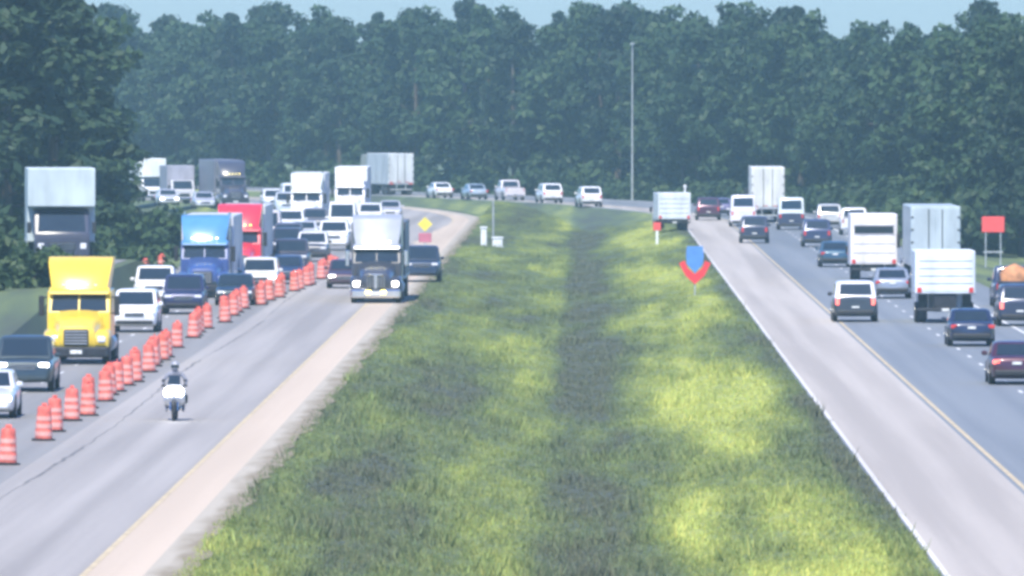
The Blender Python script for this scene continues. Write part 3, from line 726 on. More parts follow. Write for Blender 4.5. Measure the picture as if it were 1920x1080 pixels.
def box_truck(label, group, cab_rgb, box_rgb, pos, heading, facing, L=8.4, W=2.5, H=3.3, zfloor=1.0, over=0.0, name='box_truck', z=0.0, band=False, brake=False, lit=False, front_strip=False):
    hd = Vector((math.sin(heading), -math.cos(heading), 0)); X, Y = pos
    c = Vector((X, Y, z)) + (hd * -L / 2 if facing == 'front' else hd * (L / 2))
    root = empty(name, c, heading); tag(root, label, 'truck', group); o = -L / 2; cm = paint(cab_rgb, 0.0); bm_ = satin(box_rgb); hw = W / 2
    k = W / 2.5
    def sh(poly): return [(y + o, z_ * (1 + .55 * (k - 1) * 2)) for (y, z_) in poly]
    kz = (1 + .55 * (k - 1) * 2); ch = 1.02 * k
    MB().prism(sh([(.0, .55), (.0, 1.12), (.85, 1.32), (1.5, 2.16), (1.7, 2.22), (2.5, 2.22), (2.5, .55)]), ch, .07).build('cab', cm, root, 30)
    MB().slab([(-ch * .86, .92 + o, 1.39 * kz), (ch * .86, .92 + o, 1.39 * kz), (ch * .82, 1.48 + o, 2.12 * kz), (-ch * .82, 1.48 + o, 2.12 * kz)], .02).build('windshield', MT['glass'], root, 0)
    g = MB().box(-.5 * k, .5 * k, -.03 + o, .1 + o, .72 * kz, 1.02 * kz, .03).build('grille', MT['black'], root)
    for q in range(3): MB().box(-.48 * k, .48 * k, -.05 + o, -.032 + o, (.77 + q * .09) * kz, (.79 + q * .09) * kz, .004).build('slat', MT['chrome'], g)
    MB().box(-ch, ch, -.1 + o, .2 + o, .42, .64, .05).build('front_bumper', MT['chrome'], root)
    MB().box(-.5, .5, .4 + o, L - .1 + o, .5, zfloor - .02, .03).build('chassis', MT['dark_metal'], root)
    bx = MB().box(-hw, hw, 2.62 + o, L + o, zfloor, H, .04)
    if over: bx.box(-hw + .001, hw - .001, 2.62 - over + o, 2.7 + o, 2.30 * kz, H - .001, .04)
    bx = bx.build('cargo_box', bm_, root)
    for sd in (-1, 1):
        xa = sd * .78 * k
        MB().box(xa - .15, xa + .15, -.02 + o, .12 + o, .78 * kz, 1.0 * kz, .03).build('headlight', MT['lamp_on'] if lit else MT['lamp'], root)
        MB().slab([(sd * (ch + .01), 1.1 + o, 1.42 * kz), (sd * (ch + .01), 2.2 + o, 1.42 * kz), (sd * (ch + .01), 2.2 + o, 2.02 * kz), (sd * (ch + .01), 1.5 + o, 2.02 * kz)], .008).build('side_window', MT['glass'], root, 0)
        MB().box(sd * (ch + .22) - .1, sd * (ch + .22) + .1, 1.0 + o, 1.12 + o, 1.35 * kz, 1.75 * kz, .02).build('mirror', MT['black'], root)
        MB().box(sd * hw * .86 - .1, sd * hw * .86 + .1, L + o, L + .04 + o, zfloor + .05, zfloor + .28, .02).build('taillight', MT['tail_on'] if brake else MT['tail'], root)
        MB().box(sd * (hw + .004) - .012, sd * (hw + .004) + .012, 2.62 + o, L + .008 + o, zfloor - .05, zfloor + .08, .005).build('side_rail', MT['alu'], bx)
        MB().box(sd * (hw - .35) - .2, sd * (hw - .35) + .2, L - .9 + o, L - .88 + o, .15, zfloor, .004).build('mud_flap', MT['black'], root)
        wheel(root, sd * (ch + .02), 1.0, .42, .26, sd, o); wheel(root, sd * (hw - .02), L - 2.0, .45, .5, sd, o)
    dr = MB().box(-hw + .12, hw - .12, L + o - .01, L + .02 + o, zfloor + .12, H - .12, .01).build('rear_door', bm_, root)
    n = 5
    for q in range(1, n): 
        zz = zfloor + .12 + (H - zfloor - .24) * q / n
        MB().box(-hw + .14, hw - .14, L + .021 + o, L + .03 + o, zz - .014, zz + .014, .002).build('door_seam', MT['dark_metal'], dr)
    if band: MB().box(-hw + .2, hw - .2, L + .032 + o, L + .05 + o, zfloor + (H - zfloor) * .62, zfloor + (H - zfloor) * .76, .005).build('rear_window', MT['glass'], root)
    MB().box(-hw + .05, hw - .05, L - .1 + o, L + .22 + o, .52, .66, .03).build('rear_bumper', MT['dark_metal'], root)
    MB().box(-.16, .16, L + .221 + o, L + .235 + o, .53, .65, .003).build('licence_plate', MT['plate'], root)
    return root

def head(X, Y, away=False):
    th = math.atan2(Y - YB, X + RAD) if Y > YB else 0.0
    return th + (math.pi if away else 0)
QL = 'queue on the left carriageway'; QR = 'traffic on the right carriageway'; QF = 'traffic on the far bend'; QC = 'vehicles beside the coned lane'
def vl(kind, x, b, rgb, label, cat=None, name=None, X=None, grp=QL, **k):
    a, Y = G(x, b); a = X if X is not None else a
    nm = name or {'sedan': 'sedan_car', 'suv': 'utility_car', 'pickup': 'pickup_truck', 'van': 'van'}[kind]
    return car(kind, nm, cat or {'pickup': 'pickup truck', 'van': 'van'}.get(kind, 'car'), label, grp, rgb, (a, Y), head(a, Y), 'front', **k)
def vr(kind, x, b, rgb, label, cat=None, name=None, X=None, grp=QR, **k):
    a, Y = G(x, b); a = X if X is not None else a
    nm = name or {'sedan': 'sedan_car', 'suv': 'utility_car', 'pickup': 'pickup_truck', 'van': 'van'}[kind]
    return car(kind, nm, cat or {'pickup': 'pickup truck', 'van': 'van'}.get(kind, 'car'), label, grp, rgb, (a, Y), head(a, Y, True), 'rear', **k)
WHITE = (.80, .81, .82); NAVY = (.03, .045, .11); CHAR = (.045, .05, .058)

# left carriageway, oncoming, near to far
vl('sedan', -30, 786, WHITE, 'white car cut by the left picture edge below the dark one', lit=True)
vl('pickup', 42, 736, (.045, .065, .075), 'dark slate pickup in front of the yellow semi truck', lit=True, scale=.97)
semi('bright yellow semi truck with tall roof fairing at the left', QL, (.82, .58, .05), G(142, 684), 0, 'front', trailer=False, roof=3.9, stacks=False)
box_truck('pale grey box truck rising behind the yellow semi truck', QL, (.05, .055, .085), (.50, .58, .60), (-24.35, 495), R_(4), 'front', L=9.0, W=3.15, H=4.75, over=1.5, zfloor=1.3, z=1.765)
vl('suv', 252, 624, WHITE, 'white sport utility car behind the yellow semi truck', metal=0, X=-18.9)
vl('suv', 350, 590, (.035, .04, .10), 'dark navy sport utility car ahead of the blue truck', X=-18.25)
vl('pickup', 296, 573, WHITE, 'white pickup with pale roof half hidden by the navy car', metal=0, X=-20.4, scale=.97)
semi('blue semi truck with its top highlight painted into a brighter roof fairing', QL, (.05, .09, .26), G(380, 559), 0, 'front', fairing_rgb=(.09, .26, .50), trailer_rgb=(.6, .62, .66), ht=3.95, roof=4.0)  # the fairing's brighter blue holds the highlight on the truck's top
semi('red semi truck directly behind the blue one', QL, (.72, .035, .06), (-18.75, 573.0), 0, 'front', trailer_rgb=(.62, .63, .64), ht=3.9, roof=4.0)
vl('suv', 470, 551, (.70, .71, .70), 'white boxy utility car between the blue truck and the barrels', X=-16.35, metal=0, rack=True, lit=True)
vl('sedan', 533, 533, (.03, .05, .10), 'small dark blue car beside the barrel row', X=-15.75, lit=True)
vl('pickup', 543, 513, (.07, .065, .085), 'dark purple-grey pickup in the inner queue lane', X=-16.4)
vl('suv', 588, 491, (.09, .09, .105), 'grey utility car with pale roof behind the dark pickup', X=-16.3, roof_rgb=(.7, .7, .72))
vl('suv', 490, 495, (.66, .60, .55), 'cream utility car behind the red semi truck', X=-19.5, metal=0)
vl('pickup', 628, 470, WHITE, 'white pickup with open bed near the black truck', X=-16.1, metal=0, brake=True)
vl('sedan', 575, 456, (.74, .75, .77), 'silver white sedan in the middle of the queue', X=-18.9)
vl('van', 640, 442, WHITE, 'white van in front of the pale semi truck', X=-17.2, metal=0)
semi('white semi truck with grey visor, left of the two far white semis', QL, (.82, .82, .83), G(573, 426), 0, 'front', fairing_rgb=(.72, .76, .77), trailer_rgb=(.75, .77, .78), ht=4.0, roof=4.0)
semi('white semi truck with tall white top, right of the two far white semis', QL, (.84, .84, .86), G(655, 413), 0, 'front', trailer_rgb=(.84, .86, .87), ht=4.15, roof=4.1, stacks=False)
a, y = G(515, 394); vl('suv', 515, 394, WHITE, 'white utility car to the right of the dark far semi truck', metal=0)
a, y = G(478, 402); vl('sedan', 490, 415, (.05, .055, .09), 'dark car under the white car on the far left bend')
a, y = G(442, 388)
semi('dark grey semi truck crossing the far bend at the left', QL, (.06, .06, .085), (a, y), head(a, y), 'front', trailer_rgb=(.16, .165, .21), ht=4.1, roof=4.0, stacks=False)
a, y = G(345, 384); box_truck('grey box truck on the far bend behind the dark semi truck', QL, (.55, .56, .6), (.36, .36, .42), (a, y), head(a, y), 'front', H=3.5)
a, y = G(312, 388); vl('sedan', 318, 386, (.72, .74, .78), 'silver car ahead of the far pale box truck', lit=True)
a, y = G(290, 379); box_truck('white box truck just emerging from the left wood', QL, WHITE, (.80, .84, .82), (a, y), head(a, y), 'front', H=4.0, over=1.3)
vl('sedan', 418, 573, (.03, .05, .06), 'dark green car beside the barrels ahead of the boxy white car', X=-16.6)
vl('suv', 556, 472, (.10, .095, .12), 'dusky grey utility car left of the white pickup', X=-18.9, lit=True)
vl('van', 505, 462, (.56, .53, .55), 'pale beige van behind the cream utility car', X=-21.0, metal=0)
vl('sedan', 612, 452, (.55, .57, .62), 'silver sedan behind the white pickup', X=-17.0)
vl('pickup', 538, 404, (.62, .66, .68), 'silver pickup on the bend right of the dark far semi truck')
vl('sedan', 385, 392, (.60, .61, .66), 'pale grey car on the bend left of the dark far semi truck')
vl('suv', 603, 438, (.16, .16, .18), 'grey utility car before the two far white semis', X=-19.4)
vl('suv', 690, 426, WHITE, 'white utility car just left of the black truck roof', X=-16.2, metal=0)
vl('pickup', 445, 448, (.5, .5, .5), 'grey pickup behind the red semi truck', X=-23.0 + .6)
vl('sedan', 690, 411, (.62, .62, .66), 'silver car beside the tall white semi', X=-15.6)
vl('van', 552, 396, (.75, .77, .78), 'white van on the bend between dark and white semis', metal=0)
vl('suv', 528, 483, (.055, .055, .075), 'black utility car right of the cream utility car', X=-18.3)
vl('pickup', 586, 445, WHITE, 'white pickup just before the grey utility car and white semis', X=-20.6, metal=0)
# beside the coned lane
vl('sedan', 657, 541, (.085, .05, .065), 'dark maroon car left of the black semi truck', grp=QC, lit=True, X=-12.4)
semi('black semi truck with chrome grille and lit lamps by the median', QC, (.05, .052, .065), (-10.05, 508.0), 0, 'front', fairing_rgb=(.36, .38, .41), trailer_rgb=(.12, .12, .14), ht=3.8, roof=4.15, lit=True, chrome=True, amber=True, tl=12.5)
vl('pickup', 803, 529, (.03, .045, .075), 'dark blue pickup peeking out right of the black semi truck', grp=QC, X=-8.75, lit=False)

# right carriageway, seen from behind
vr('sedan', 1907, 722, (.075, .022, .04), 'dark red car at the right picture edge', X=14.75, brake=True)
vr('sedan', 1824, 650, (.025, .035, .075), 'dark navy sedan in front of the white box truck', X=15.2)
vr('suv', 1600, 604, (.05, .065, .085), 'dark utility car with a painted pale sky reflection in the near lane', X=11.75, roof_rgb=(.66, .68, .76), brake=True)  # whole cabin painted pale, standing in for sky reflected in the rear window
box_truck('white box truck with bright rear door on the right carriageway', QR, WHITE, (.72, .78, .82), (15.6, 464.0), math.pi, 'rear', H=3.15, zfloor=1.28, W=2.62)
box_truck('white delivery truck with dark rear window band', QR, WHITE, (.78, .76, .77), (15.35, 570.0), math.pi, 'rear', H=3.55, zfloor=.85, W=2.5, band=True)
semi('semi truck with pale grey trailer on the outer right lane', QR, (.5, .52, .55), (18.05, 552.0), math.pi, 'rear', trailer_rgb=(.42, .49, .52), ht=4.15)
vr('sedan', 1580, 501, (.045, .10, .15), 'teal blue sedan beside the white delivery truck', X=14.3)
vr('suv', 1530, 463, (.04, .055, .12), 'navy utility car ahead of the teal sedan', X=15.0)
vr('suv', 1410, 456, (.04, .05, .085), 'dark blue car behind the white van in the inner right lane', X=11.2, brake=False)
vr('van', 1485, 431, (.05, .06, .11), 'dark van with brightly lit roof painted pale ahead of the navy car', X=15.0, roof_rgb=(.7, .78, .80))  # light falling on the dark van's top is put into its cabin colour
vr('van', 1400, 425, (.74, .74, .80), 'white van in the inner right lane', X=11.75, metal=0)
semi('semi truck with cream trailer ahead of the white van', QR, (.4, .4, .42), (14.0, 824.0), math.pi, 'rear', trailer_rgb=(.66, .68, .66), ht=4.3)
vr('suv', 1318, 413, (.085, .03, .06), 'dark maroon utility car nearest the white work truck', X=9.6)
vr('pickup', 1600, 441, WHITE, 'white pickup on the outer lane near the trees', X=18.9, metal=0)
vr('suv', 1660, 452, (.68, .62, .58), 'cream utility car on the outer lane behind the white pickup', X=19.6, metal=0)
vr('pickup', 1893, 577, (.03, .04, .085), 'dark blue pickup with an orange load on the right shoulder', X=20.0, name='pickup_truck')
vr('suv', 1555, 428, (.62, .63, .62), 'silver utility car on the outer lane ahead of the white pickup', X=18.0)
vr('sedan', 1462, 404, (.05, .06, .10), 'small dark car on the outer lane left of the far trees', X=16.2)
vr('sedan', 1352, 405, (.20, .18, .30), 'purple grey sedan between the maroon car and the white van', X=11.0)
vr('suv', 1893, 612, (.04, .05, .09), 'black utility car at the right edge beside the white box truck', X=18.6, brake=True)
vr('sedan', 1690, 560, (.30, .33, .38), 'steel grey sedan ahead of the white box truck', X=14.9)
# far bend, going away
def far(kind, x, b, rgb, label, **k): return vr(kind, x, b, rgb, label, grp=QF, **k)
far('suv', 1110, 388, WHITE, 'white car on the far bend nearest the light pole', metal=0)
far('suv', 1037, 381, WHITE, 'white utility car on the far bend above the median', metal=0)
far('pickup', 966, 376, (.70, .66, .68), 'pale pinkish grey pickup on the far bend', metal=0)
far('sedan', 898, 374, (.42, .50, .56), 'silver blue sedan on the far bend')
far('sedan', 834, 371, (.84, .86, .87), 'white car on the far bend beside the distant trailer', metal=0)
a, y = G(752, 366)
semi('distant semi truck with grey and white trailer on the far bend', QF, (.5, .5, .5), (a, y), head(a, y, True), 'rear', trailer_rgb=(.60, .64, .65), ht=4.1, tl=9.0)
# parked white work truck at the median edge
a, y = G(1256, 432)
box_truck('white work truck parked at the median edge ahead of the marker sign', 'work vehicles', (.84, .86, .88), (.70, .76, .80), (6.4, y), R_(180 + 6), 'rear', L=5.8, W=2.4, H=2.75, zfloor=.8)

# orange load on the dark blue pickup (a strapped tarp bundle)
lb = MB().loft([[(x * w, y, z) for x, z in ((-1, 0), (-1.02, .35), (-.7, .62), (0, .72 + hh), (.7, .6), (1.02, .34), (1, 0))] for (y, w, hh) in ((-.9, .45, -.1), (-.8, .62, 0), (-.2, .68, .1), (.4, .66, .04), (.8, .6, 0), (.88, .45, -.1))])
lo_ = lb.build('tarp_load', mat('orange_tarp', (.55, .25, .11), .7, 0, .2, 3), None, 50)
lo_.location = (20.0, FPX / ((577 - 175) / 10) + 1.15, 1.24); tag(lo_, 'orange tan tarp bundle on the dark blue shoulder pickup', 'tarp')

# ------------------------------------------------------------------ traffic barrels
m_or = mat('barrel_orange', (.74, .155, .115), .6, 0, .2, 4); m_band = mat('reflective_band', (.74, .36, .31), .35, 0, .08, 4)
def make_barrel():
    root = empty('traffic_barrel')
    body = MB().lathe([(.06, .295), (.30, .285), (.31, .275), (.52, .268), (.53, .258), (.75, .25), (.76, .24), (.92, .23), (.99, .20), (1.0, .05)], 'z', n=18).build('body', m_or, root)
    for z0, z1, r0, r1 in ((.14, .27, .296, .290), (.37, .49, .278, .272), (.59, .71, .261, .256)):
        MB().lathe([(z0, r0 - .02), (z0, r0 + .004), (z1, r1 + .004), (z1, r1 - .02)], 'z', n=18).build('reflective_band', m_band, body)
    MB().lathe([(0.0, .1), (0.0, .40), (.05, .40), (.075, .30), (.075, .1)], 'z', n=18).build('rubber_base', MT['tyre'], root)
    MB().box(-.1, .1, -.02, .02, 1.0, 1.09, .015).build('handle', m_or, root)
    return root
pb = make_barrel(); first = True
ORD = ['nearest', 'second', 'third', 'fourth', 'fifth', 'sixth', 'seventh', 'eighth', 'ninth', 'tenth', 'eleventh', 'twelfth', 'thirteenth', 'fourteenth', 'fifteenth', 'sixteenth', 'seventeenth', 'eighteenth', 'nineteenth', 'twentieth', 'twenty-first', 'twenty-second', 'twenty-third', 'twenty-fourth'] + ['twenty-' + q for q in ('fifth', 'sixth', 'seventh', 'eighth', 'ninth')] + ['thirtieth'] + ['thirty-' + q for q in ('first', 'second', 'third', 'fourth', 'fifth', 'sixth', 'seventh', 'eighth', 'ninth')] + ['fortieth', 'forty-first', 'forty-second']
row = [(25, 868), (92, 822), (120, 806), (158, 776), (196, 752), (222, 733), (246, 714), (272, 697), (297, 682), (322, 668), (352, 636), (380, 622), (412, 606), (440, 592), (468, 578), (495, 567), (520, 557), (545, 547), (568, 538), (590, 529), (612, 521), (632, 513)]
row = row[:3] + [p for q in range(3, len(row)) for p in ((row[q - 1][0] * .5 + row[q][0] * .5, row[q - 1][1] * .5 + row[q][1] * .5), row[q])]
for k, (x, b) in enumerate(row):
    o = pb if first else copy_tree(pb); first = False
    X, Y = G(x, b); o.location = (max(-16.1, min(-14.0, X)) + rnd.uniform(-.22, .22), Y + rnd.uniform(-2.5, 2.5), 0.0); o.rotation_euler = (rnd.uniform(-.035, .035), rnd.uniform(-.035, .035), rnd.uniform(0, 6)); o.scale = (.86, .86, 1.0)
    tag(o, ('orange traffic barrel, %s in the long row from the left foreground' % ORD[k]), 'traffic barrel', 'barrel row closing the lane')
for k, (x, b, lab) in enumerate(((248, 512, 'left of the three orange barrels on the verge by the blue truck'), (272, 514, 'middle of the three orange barrels on the verge by the blue truck'), (302, 508, 'right of the three orange barrels on the verge by the blue truck'))):
    o = copy_tree(pb); X, Y = G(x, b); Y = max(Y, 590); X = (x - 1100) * Y / FPX
    u = -X; zz = -0.02 - max(0, (u - 23.4)) * .185
    o.location = (X, Y, max(-1.2, zz)); tag(o, lab, 'traffic barrel', 'barrels on the left verge')

# ------------------------------------------------------------------ signs, poles and cabinets
m_red = mat('red_sign_face', (.78, .05, .06), .45, 0, .06, 2); m_blue = mat('blue_sign_face', (.10, .26, .62), .45, 0, .08, 2); m_orange = mat('orange_sign_face', (.82, .10, .09), .4, 0, .05, 2)
m_yel = mat('yellow_sign_face', (.78, .66, .10), .45, 0, .08, 2); m_pink = mat('faded_red_plaque', (.50, .16, .22), .5, 0, .1, 2); m_whitesign = mat('white_cabinet', (.75, .77, .76), .5, 0, .06, 2)
# blue sign panel with a red chevron below
X, Y = G(1303, 548); zg = ditch(X, Y) + .42
r = empty('marker_sign', (X, Y, zg)); tag(r, 'blue marker panel with a red chevron pointing down on the median', 'sign')
def plate(poly, y0, y1): 
    a = [(x, y0, z) for x, z in poly]; b = [(x, y1, z) for x, z in poly]
    return MB().loft([a, b])
plate([(-.40, 2.1), (.40, 2.1), (.44, 1.6), (.40, 1.2), (0, .75), (-.40, 1.2), (-.44, 1.6)], -.02, .02).build('panel', m_blue, r, 0)
plate([(-.80, 1.25), (-.52, 1.38), (-.36, 1.02), (0, .70), (.36, 1.02), (.52, 1.38), (.80, 1.25), (.48, .62), (0, .18), (-.48, .62)], -.035, -.022).build('chevron', m_red, r, 0)
MB().box(-.04, .04, .022, .09, -.9, 1.9, .01).build('post', MT['galv'], r)
# red work-zone board on the right verge
X, Y = G(1862, 486); Y = FPX / 31.; X = (1862 - 1100) / 31.
r = empty('work_sign', (X, Y, -.75)); tag(r, 'bright red work-zone board on legs at the right verge', 'sign')
MB().box(-.68, .68, -.02, .02, 2.35, 3.3, .03).build('panel', m_orange, r)
for sd in (-1, 1): MB().box(sd * .45 - .04, sd * .45 + .04, .022, .1, -.3, 3.2, .01).build('leg', MT['galv'], r)
MB().box(-.6, .6, .025, .08, 1.1, 1.2, .01).build('brace', MT['galv'], r)
# yellow board over a red plaque on the left shoulder
X, Y = G(797, 476)
r = empty('shoulder_sign', (X, Y, 0)); tag(r, 'yellow board above a faded red plaque right of the black truck', 'sign')
X0 = 0
plate([(-.46, 1.85), (0, 2.31), (.46, 1.85), (0, 1.39)], -.02, .02).build('board', m_yel, r, 0)
MB().box(-.40, .40, -.02, .02, .72, 1.30, .02).build('plaque', m_pink, r)
MB().box(-.04, .04, .022, .1, 0, 2.0, .01).box(-.7, .7, .03, .1, 0.0, .08, .01).build('stand', MT['galv'], r)
# tall light pole beyond the bend
X, Y = 4.35, 1016.0
r = empty('light_pole', (X, Y, -.6)); tag(r, 'tall slim grey light pole beyond the far bend', 'light pole')
MB().cyl((0, 0, -.5), (0, 0, 15.2), .13, .07, 12).build('shaft', MT['galv'], r)
MB().box(-.3, .3, -.3, .3, -.4, .25, .03).build('base', m_whitesign, r)
MB().lathe([(15.15, .07), (15.2, .22), (15.34, .24), (15.42, .1)], 'z', n=14).build('lamp_head', MT['galv'], r)
# white roadside cabinets in the median
for (x, b, w, h, lab) in ((907, 459, .2, 1.25, 'taller white roadside cabinet, left of the pair in the median'), (933, 458, .34, .6, 'low white roadside cabinet, right of the pair in the median')):
    X, Y = G(x, b); zg = ditch(X, Y) - .02
    r = empty('roadside_cabinet', (X, Y, zg)); tag(r, lab, 'cabinet', 'white cabinets in the median')
    MB().box(-w, w, -.25, .25, .08, h, .03).build('housing', m_whitesign, r)
    MB().box(-w + .06, w - .06, -.268, -.252, .16, h - .08, .006).build('door', m_whitesign, r)
    MB().box(-w - .06, w + .06, -.3, .3, -.3, .08, .02).build('plinth', MT['galv'], r)
    MB().prism([(-.3, h), (-.3, h + .05), (0, h + .1), (.3, h + .05), (.3, h)], w + .05, .02).build('lid', m_whitesign, r)
X, Y = G(926, 456); r = empty('slim_post', (X - .05, Y + 1.2, ditch(X, Y))); tag(r, 'slim pale post standing behind the white median cabinets', 'post')
MB().cyl((0, 0, -.3), (0, 0, 2.9), .07, .06, 8).build('shaft', MT['galv'], r); MB().lathe([(2.9, .08), (2.98, .07), (3.0, .02)], 'z', n=10).build('cap', MT['galv'], r)
# red-topped delineator by the work truck
X, Y = G(1232, 448); r = empty('delineator', (X, Y, ditch(X, Y))); tag(r, 'slim post with a red marker in front of the white work truck', 'post')
MB().box(-.09, .09, -.03, .03, -.3, 1.0, .01).build('post', m_whitesign, r); MB().box(-.26, .26, -.05, -.032, 1.0, 1.55, .03).build('marker', m_orange, r)
MB().box(-.05, .05, -.03, .03, 1.0, 1.5, .01).build('backing', m_whitesign, r)
X, Y = G(1285, 392); r = empty('post', (8.3, 900.0, 0.0)); tag(r, 'slim pale post between the work truck and the maroon car', 'post')
MB().cyl((0, 0, -.2), (0, 0, 2.0), .11, .10, 8).build('shaft', m_whitesign, r); MB().lathe([(2.0, .14), (2.25, .14), (2.3, .05)], 'z', n=10).build('cap', m_whitesign, r)

# ------------------------------------------------------------------ motorcycle and rider in the coned lane
MX, MY = G(325, 790)
root = empty('motorcycle', (MX, MY + 1.05, 0)); tag(root, 'motorcycle with glaring white headlights in the empty coned lane', 'motorcycle')
m_fair = paint((.80, .82, .86), 0.0)
for yy in (-.75, .72):
    w = MB().lathe([(-.06, .22), (-.06, .28), (-.03, .315), (.03, .315), (.06, .28), (.06, .22)], 'x', (0, yy, .315), 20).build('wheel', MT['tyre'], root)
    MB().lathe([(-.03, .03), (-.02, .2), (-.03, .23), (.03, .23), (.02, .2), (.03, .03)], 'x', (0, yy, .315), 20).build('rim', MT['alu'], w)
MB().loft([[(x * w, y, z0 + q * (z1 - z0)) for x, q in ((-1, .1), (-1.0, .6), (-.6, 1), (.6, 1), (1.0, .6), (1, .1), (.5, 0), (-.5, 0))] for (y, z0, z1, w) in ((-.82, .72, .98, .16), (-.72, .62, 1.12, .30), (-.5, .50, 1.10, .33), (-.2, .40, .92, .24))]).build('fairing', m_fair, root, 50)
MB().slab([(-.2, -.74, 1.10), (.2, -.74, 1.10), (.15, -.50, 1.38), (-.15, -.50, 1.38)], .006).build('windscreen', MT['glass'], root, 0)
MB().loft([[(x * w, y, zc + q * h) for x, q in ((-1, 0), (-.8, .8), (0, 1), (.8, .8), (1, 0), (0, -.6))] for (y, zc, w, h) in ((-.35, .86, .12, .08), (-.15, .9, .17, .14), (.12, .84, .14, .1), (.2, .8, .1, .06))]).build('fuel_tank', m_fair, root, 50)
MB().box(-.14, .14, .1, .72, .74, .84, .04).build('seat', MT['black'], root)
MB().box(-.17, .17, -.3, .3, .28, .72, .06).build('engine', MT['dark_metal'], root)
for sd in (-1, 1):
    MB().box(sd * .16 - .13, sd * .16 + .13, -.87, -.74, .76, 1.0, .06).build('headlight', MT['moto_lamp'], root)
    MB().cyl((sd * .1, -.73, .32), (sd * .12, -.5, .95), .03, n=8).build('fork', MT['chrome'], root)
    h_ = MB().cyl((sd * .1, -.5, 1.05), (sd * .40, -.38, 1.06), .018, n=8).build('handlebar', MT['black'], root)
    MB().box(sd * .33 - .05, sd * .33 + .05, -.47, -.45, 1.18, 1.27, .01).cyl((sd * .28, -.43, 1.06), (sd * .33, -.45, 1.2), .01, n=6).build('mirror', MT['black'], h_)
    MB().cyl((sd * .2, .1, .32), (sd * .2, .95, .42), .05, n=10).build('exhaust', MT['chrome'], root)
    MB().box(sd * .27 - .09, sd * .27 + .09, .45, .95, .48, .78, .05).build('saddlebag', MT['black'], root)
# rider: one skinned figure, seated, hands on the grips
def skin_obj(name, verts, edges, radii, m, root_i=0, sub=2):
    me = bpy.data.meshes.new(name); me.from_pydata(verts, edges, []); o = bpy.data.objects.new(name, me); COL.objects.link(o)
    sk_ = o.modifiers.new('skin', 'SKIN'); sk_.use_smooth_shade = True
    sv = me.skin_vertices[0].data if me.skin_vertices else None
    if sv is None:
        bpy.context.view_layer.objects.active = o; o.select_set(True); bpy.ops.mesh.customdata_skin_add(); sv = me.skin_vertices[0].data
    for i, r_ in enumerate(radii):
        sv[i].radius = (r_, r_) if not isinstance(r_, tuple) else r_; sv[i].use_root = (i == root_i)
    s_ = o.modifiers.new('sub', 'SUBSURF'); s_.levels = sub; s_.render_levels = sub
    me.materials.append(m); return o
m_jacket = mat('grey_jacket', (.20, .21, .26), .8, 0, .15, 6)
Vv = [(0, .30, .90), (0, .26, 1.08), (0, .18, 1.28), (0, .12, 1.42), (0, .10, 1.52)]; Ee = [(0, 1), (1, 2), (2, 3), (3, 4)]; Rr = [(.17, .13), (.16, .115), (.19, .12), (.15, .10), .065]
for sd in (-1, 1):
    b0 = len(Vv)
    Vv += [(sd * .21, .12, 1.40), (sd * .36, -.02, 1.20), (sd * .33, -.30, 1.08), (sd * .32, -.37, 1.07)]; Rr += [.075, .058, .045, .042]; Ee += [(3, b0), (b0, b0 + 1), (b0 + 1, b0 + 2), (b0 + 2, b0 + 3)]
    b1 = len(Vv)
    Vv += [(sd * .17, .22, .88), (sd * .27, -.22, .80), (sd * .25, .12, .42), (sd * .25, .14, .33), (sd * .26, -.04, .29)]; Rr += [.10, .075, .058, .05, .045]; Ee += [(0, b1), (b1, b1 + 1), (b1 + 1, b1 + 2), (b1 + 2, b1 + 3), (b1 + 3, b1 + 4)]
person = skin_obj('person', Vv, Ee, Rr, m_jacket)
person.location = root.location; tag(person, 'person in grey riding gear seated on the motorcycle', 'person')
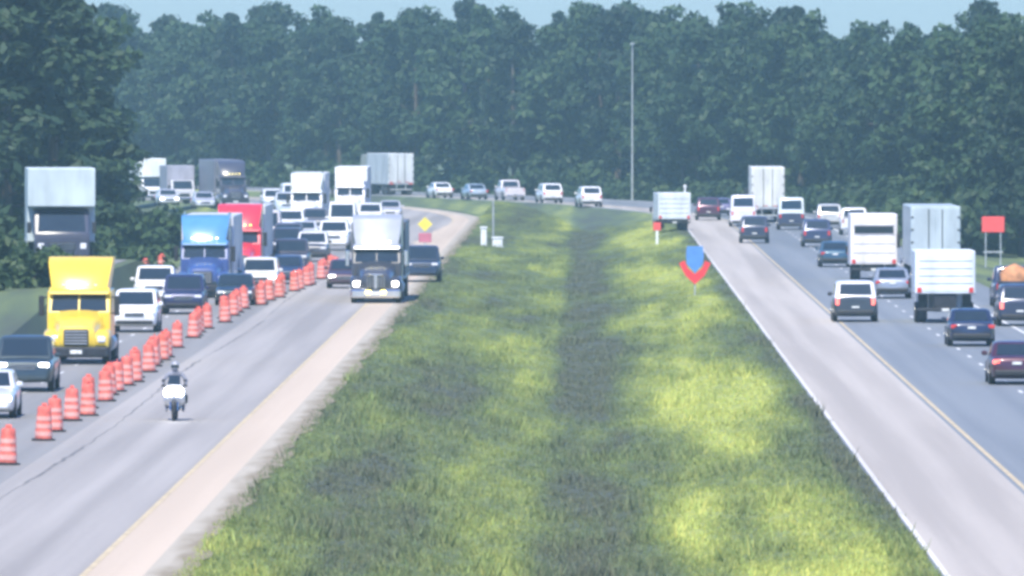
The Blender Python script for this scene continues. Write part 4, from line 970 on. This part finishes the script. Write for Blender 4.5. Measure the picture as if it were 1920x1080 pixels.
hm = MB().lathe([(-.15, .02), (-.14, .08), (-.06, .125), (.04, .13), (.11, .10), (.15, .03)], 'z', (0, .07, 1.66), 16).build('helmet', mat('helmet_shell', (.30, .31, .35), .3, 0, .05, 4, coat=.5), person, 60)
vz = MB().loft([[(.132 * math.sin(a), .07 - .132 * math.cos(a), z) for a in [R_(d) for d in range(-60, 61, 15)]] + [(.12 * math.sin(a), .07 - .12 * math.cos(a), z) for a in [R_(d) for d in range(60, -61, -15)]] for z in (1.61, 1.69)]).build('visor', MT['glass'], hm, 50)
for sd in (-1, 1):
    # gloved hands: palm with four curled fingers and a thumb around the grip
    gx, gy, gz = sd * .335, -.385, 1.065
    gl = MB().box(gx - .045, gx + .045, gy - .01, gy + .06, gz + .005, gz + .04, .012)
    for f in range(4):
        fx = gx - .034 + f * .0225; ln = (.9, 1, .95, .78)[f]
        gl.cyl((fx, gy, gz + .025), (fx, gy - .045 * ln, gz + .012), .0105, .0095, 8).cyl((fx, gy - .045 * ln, gz + .012), (fx, gy - .035 * ln, gz - .03 * ln), .0095, .008, 8)
    gl.cyl((gx - sd * .045, gy + .03, gz + .01), (gx - sd * .05, gy - .01, gz - .03), .011, .009, 8)
    gl.build('glove', MT['black'], person)

# ------------------------------------------------------------------ summer haze over the whole place
hz = MB().add([(x, y, z) for x in (-2520, 2520) for y in (-310, 1910) for z in (-2.4, 26)], [(0, 1, 3, 2), (4, 6, 7, 5), (0, 4, 5, 1), (2, 3, 7, 6), (0, 2, 6, 4), (1, 5, 7, 3)]).build('haze', None, None, 0)
hm_ = bpy.data.materials.new('haze_air'); hm_.use_nodes = True; t = hm_.node_tree
for n in list(t.nodes):
    if n.type == 'BSDF_PRINCIPLED': t.nodes.remove(n)
pv = t.nodes.new('ShaderNodeVolumePrincipled'); pv.inputs['Color'].default_value = (.50, .80, .80, 1); pv.inputs['Density'].default_value = HAZE_DENSITY; pv.inputs['Anisotropy'].default_value = 0.2
t.links.new(pv.outputs[0], t.nodes['Material Output'].inputs['Volume'])
hz.data.materials.append(hm_); tag(hz, kind='stuff')
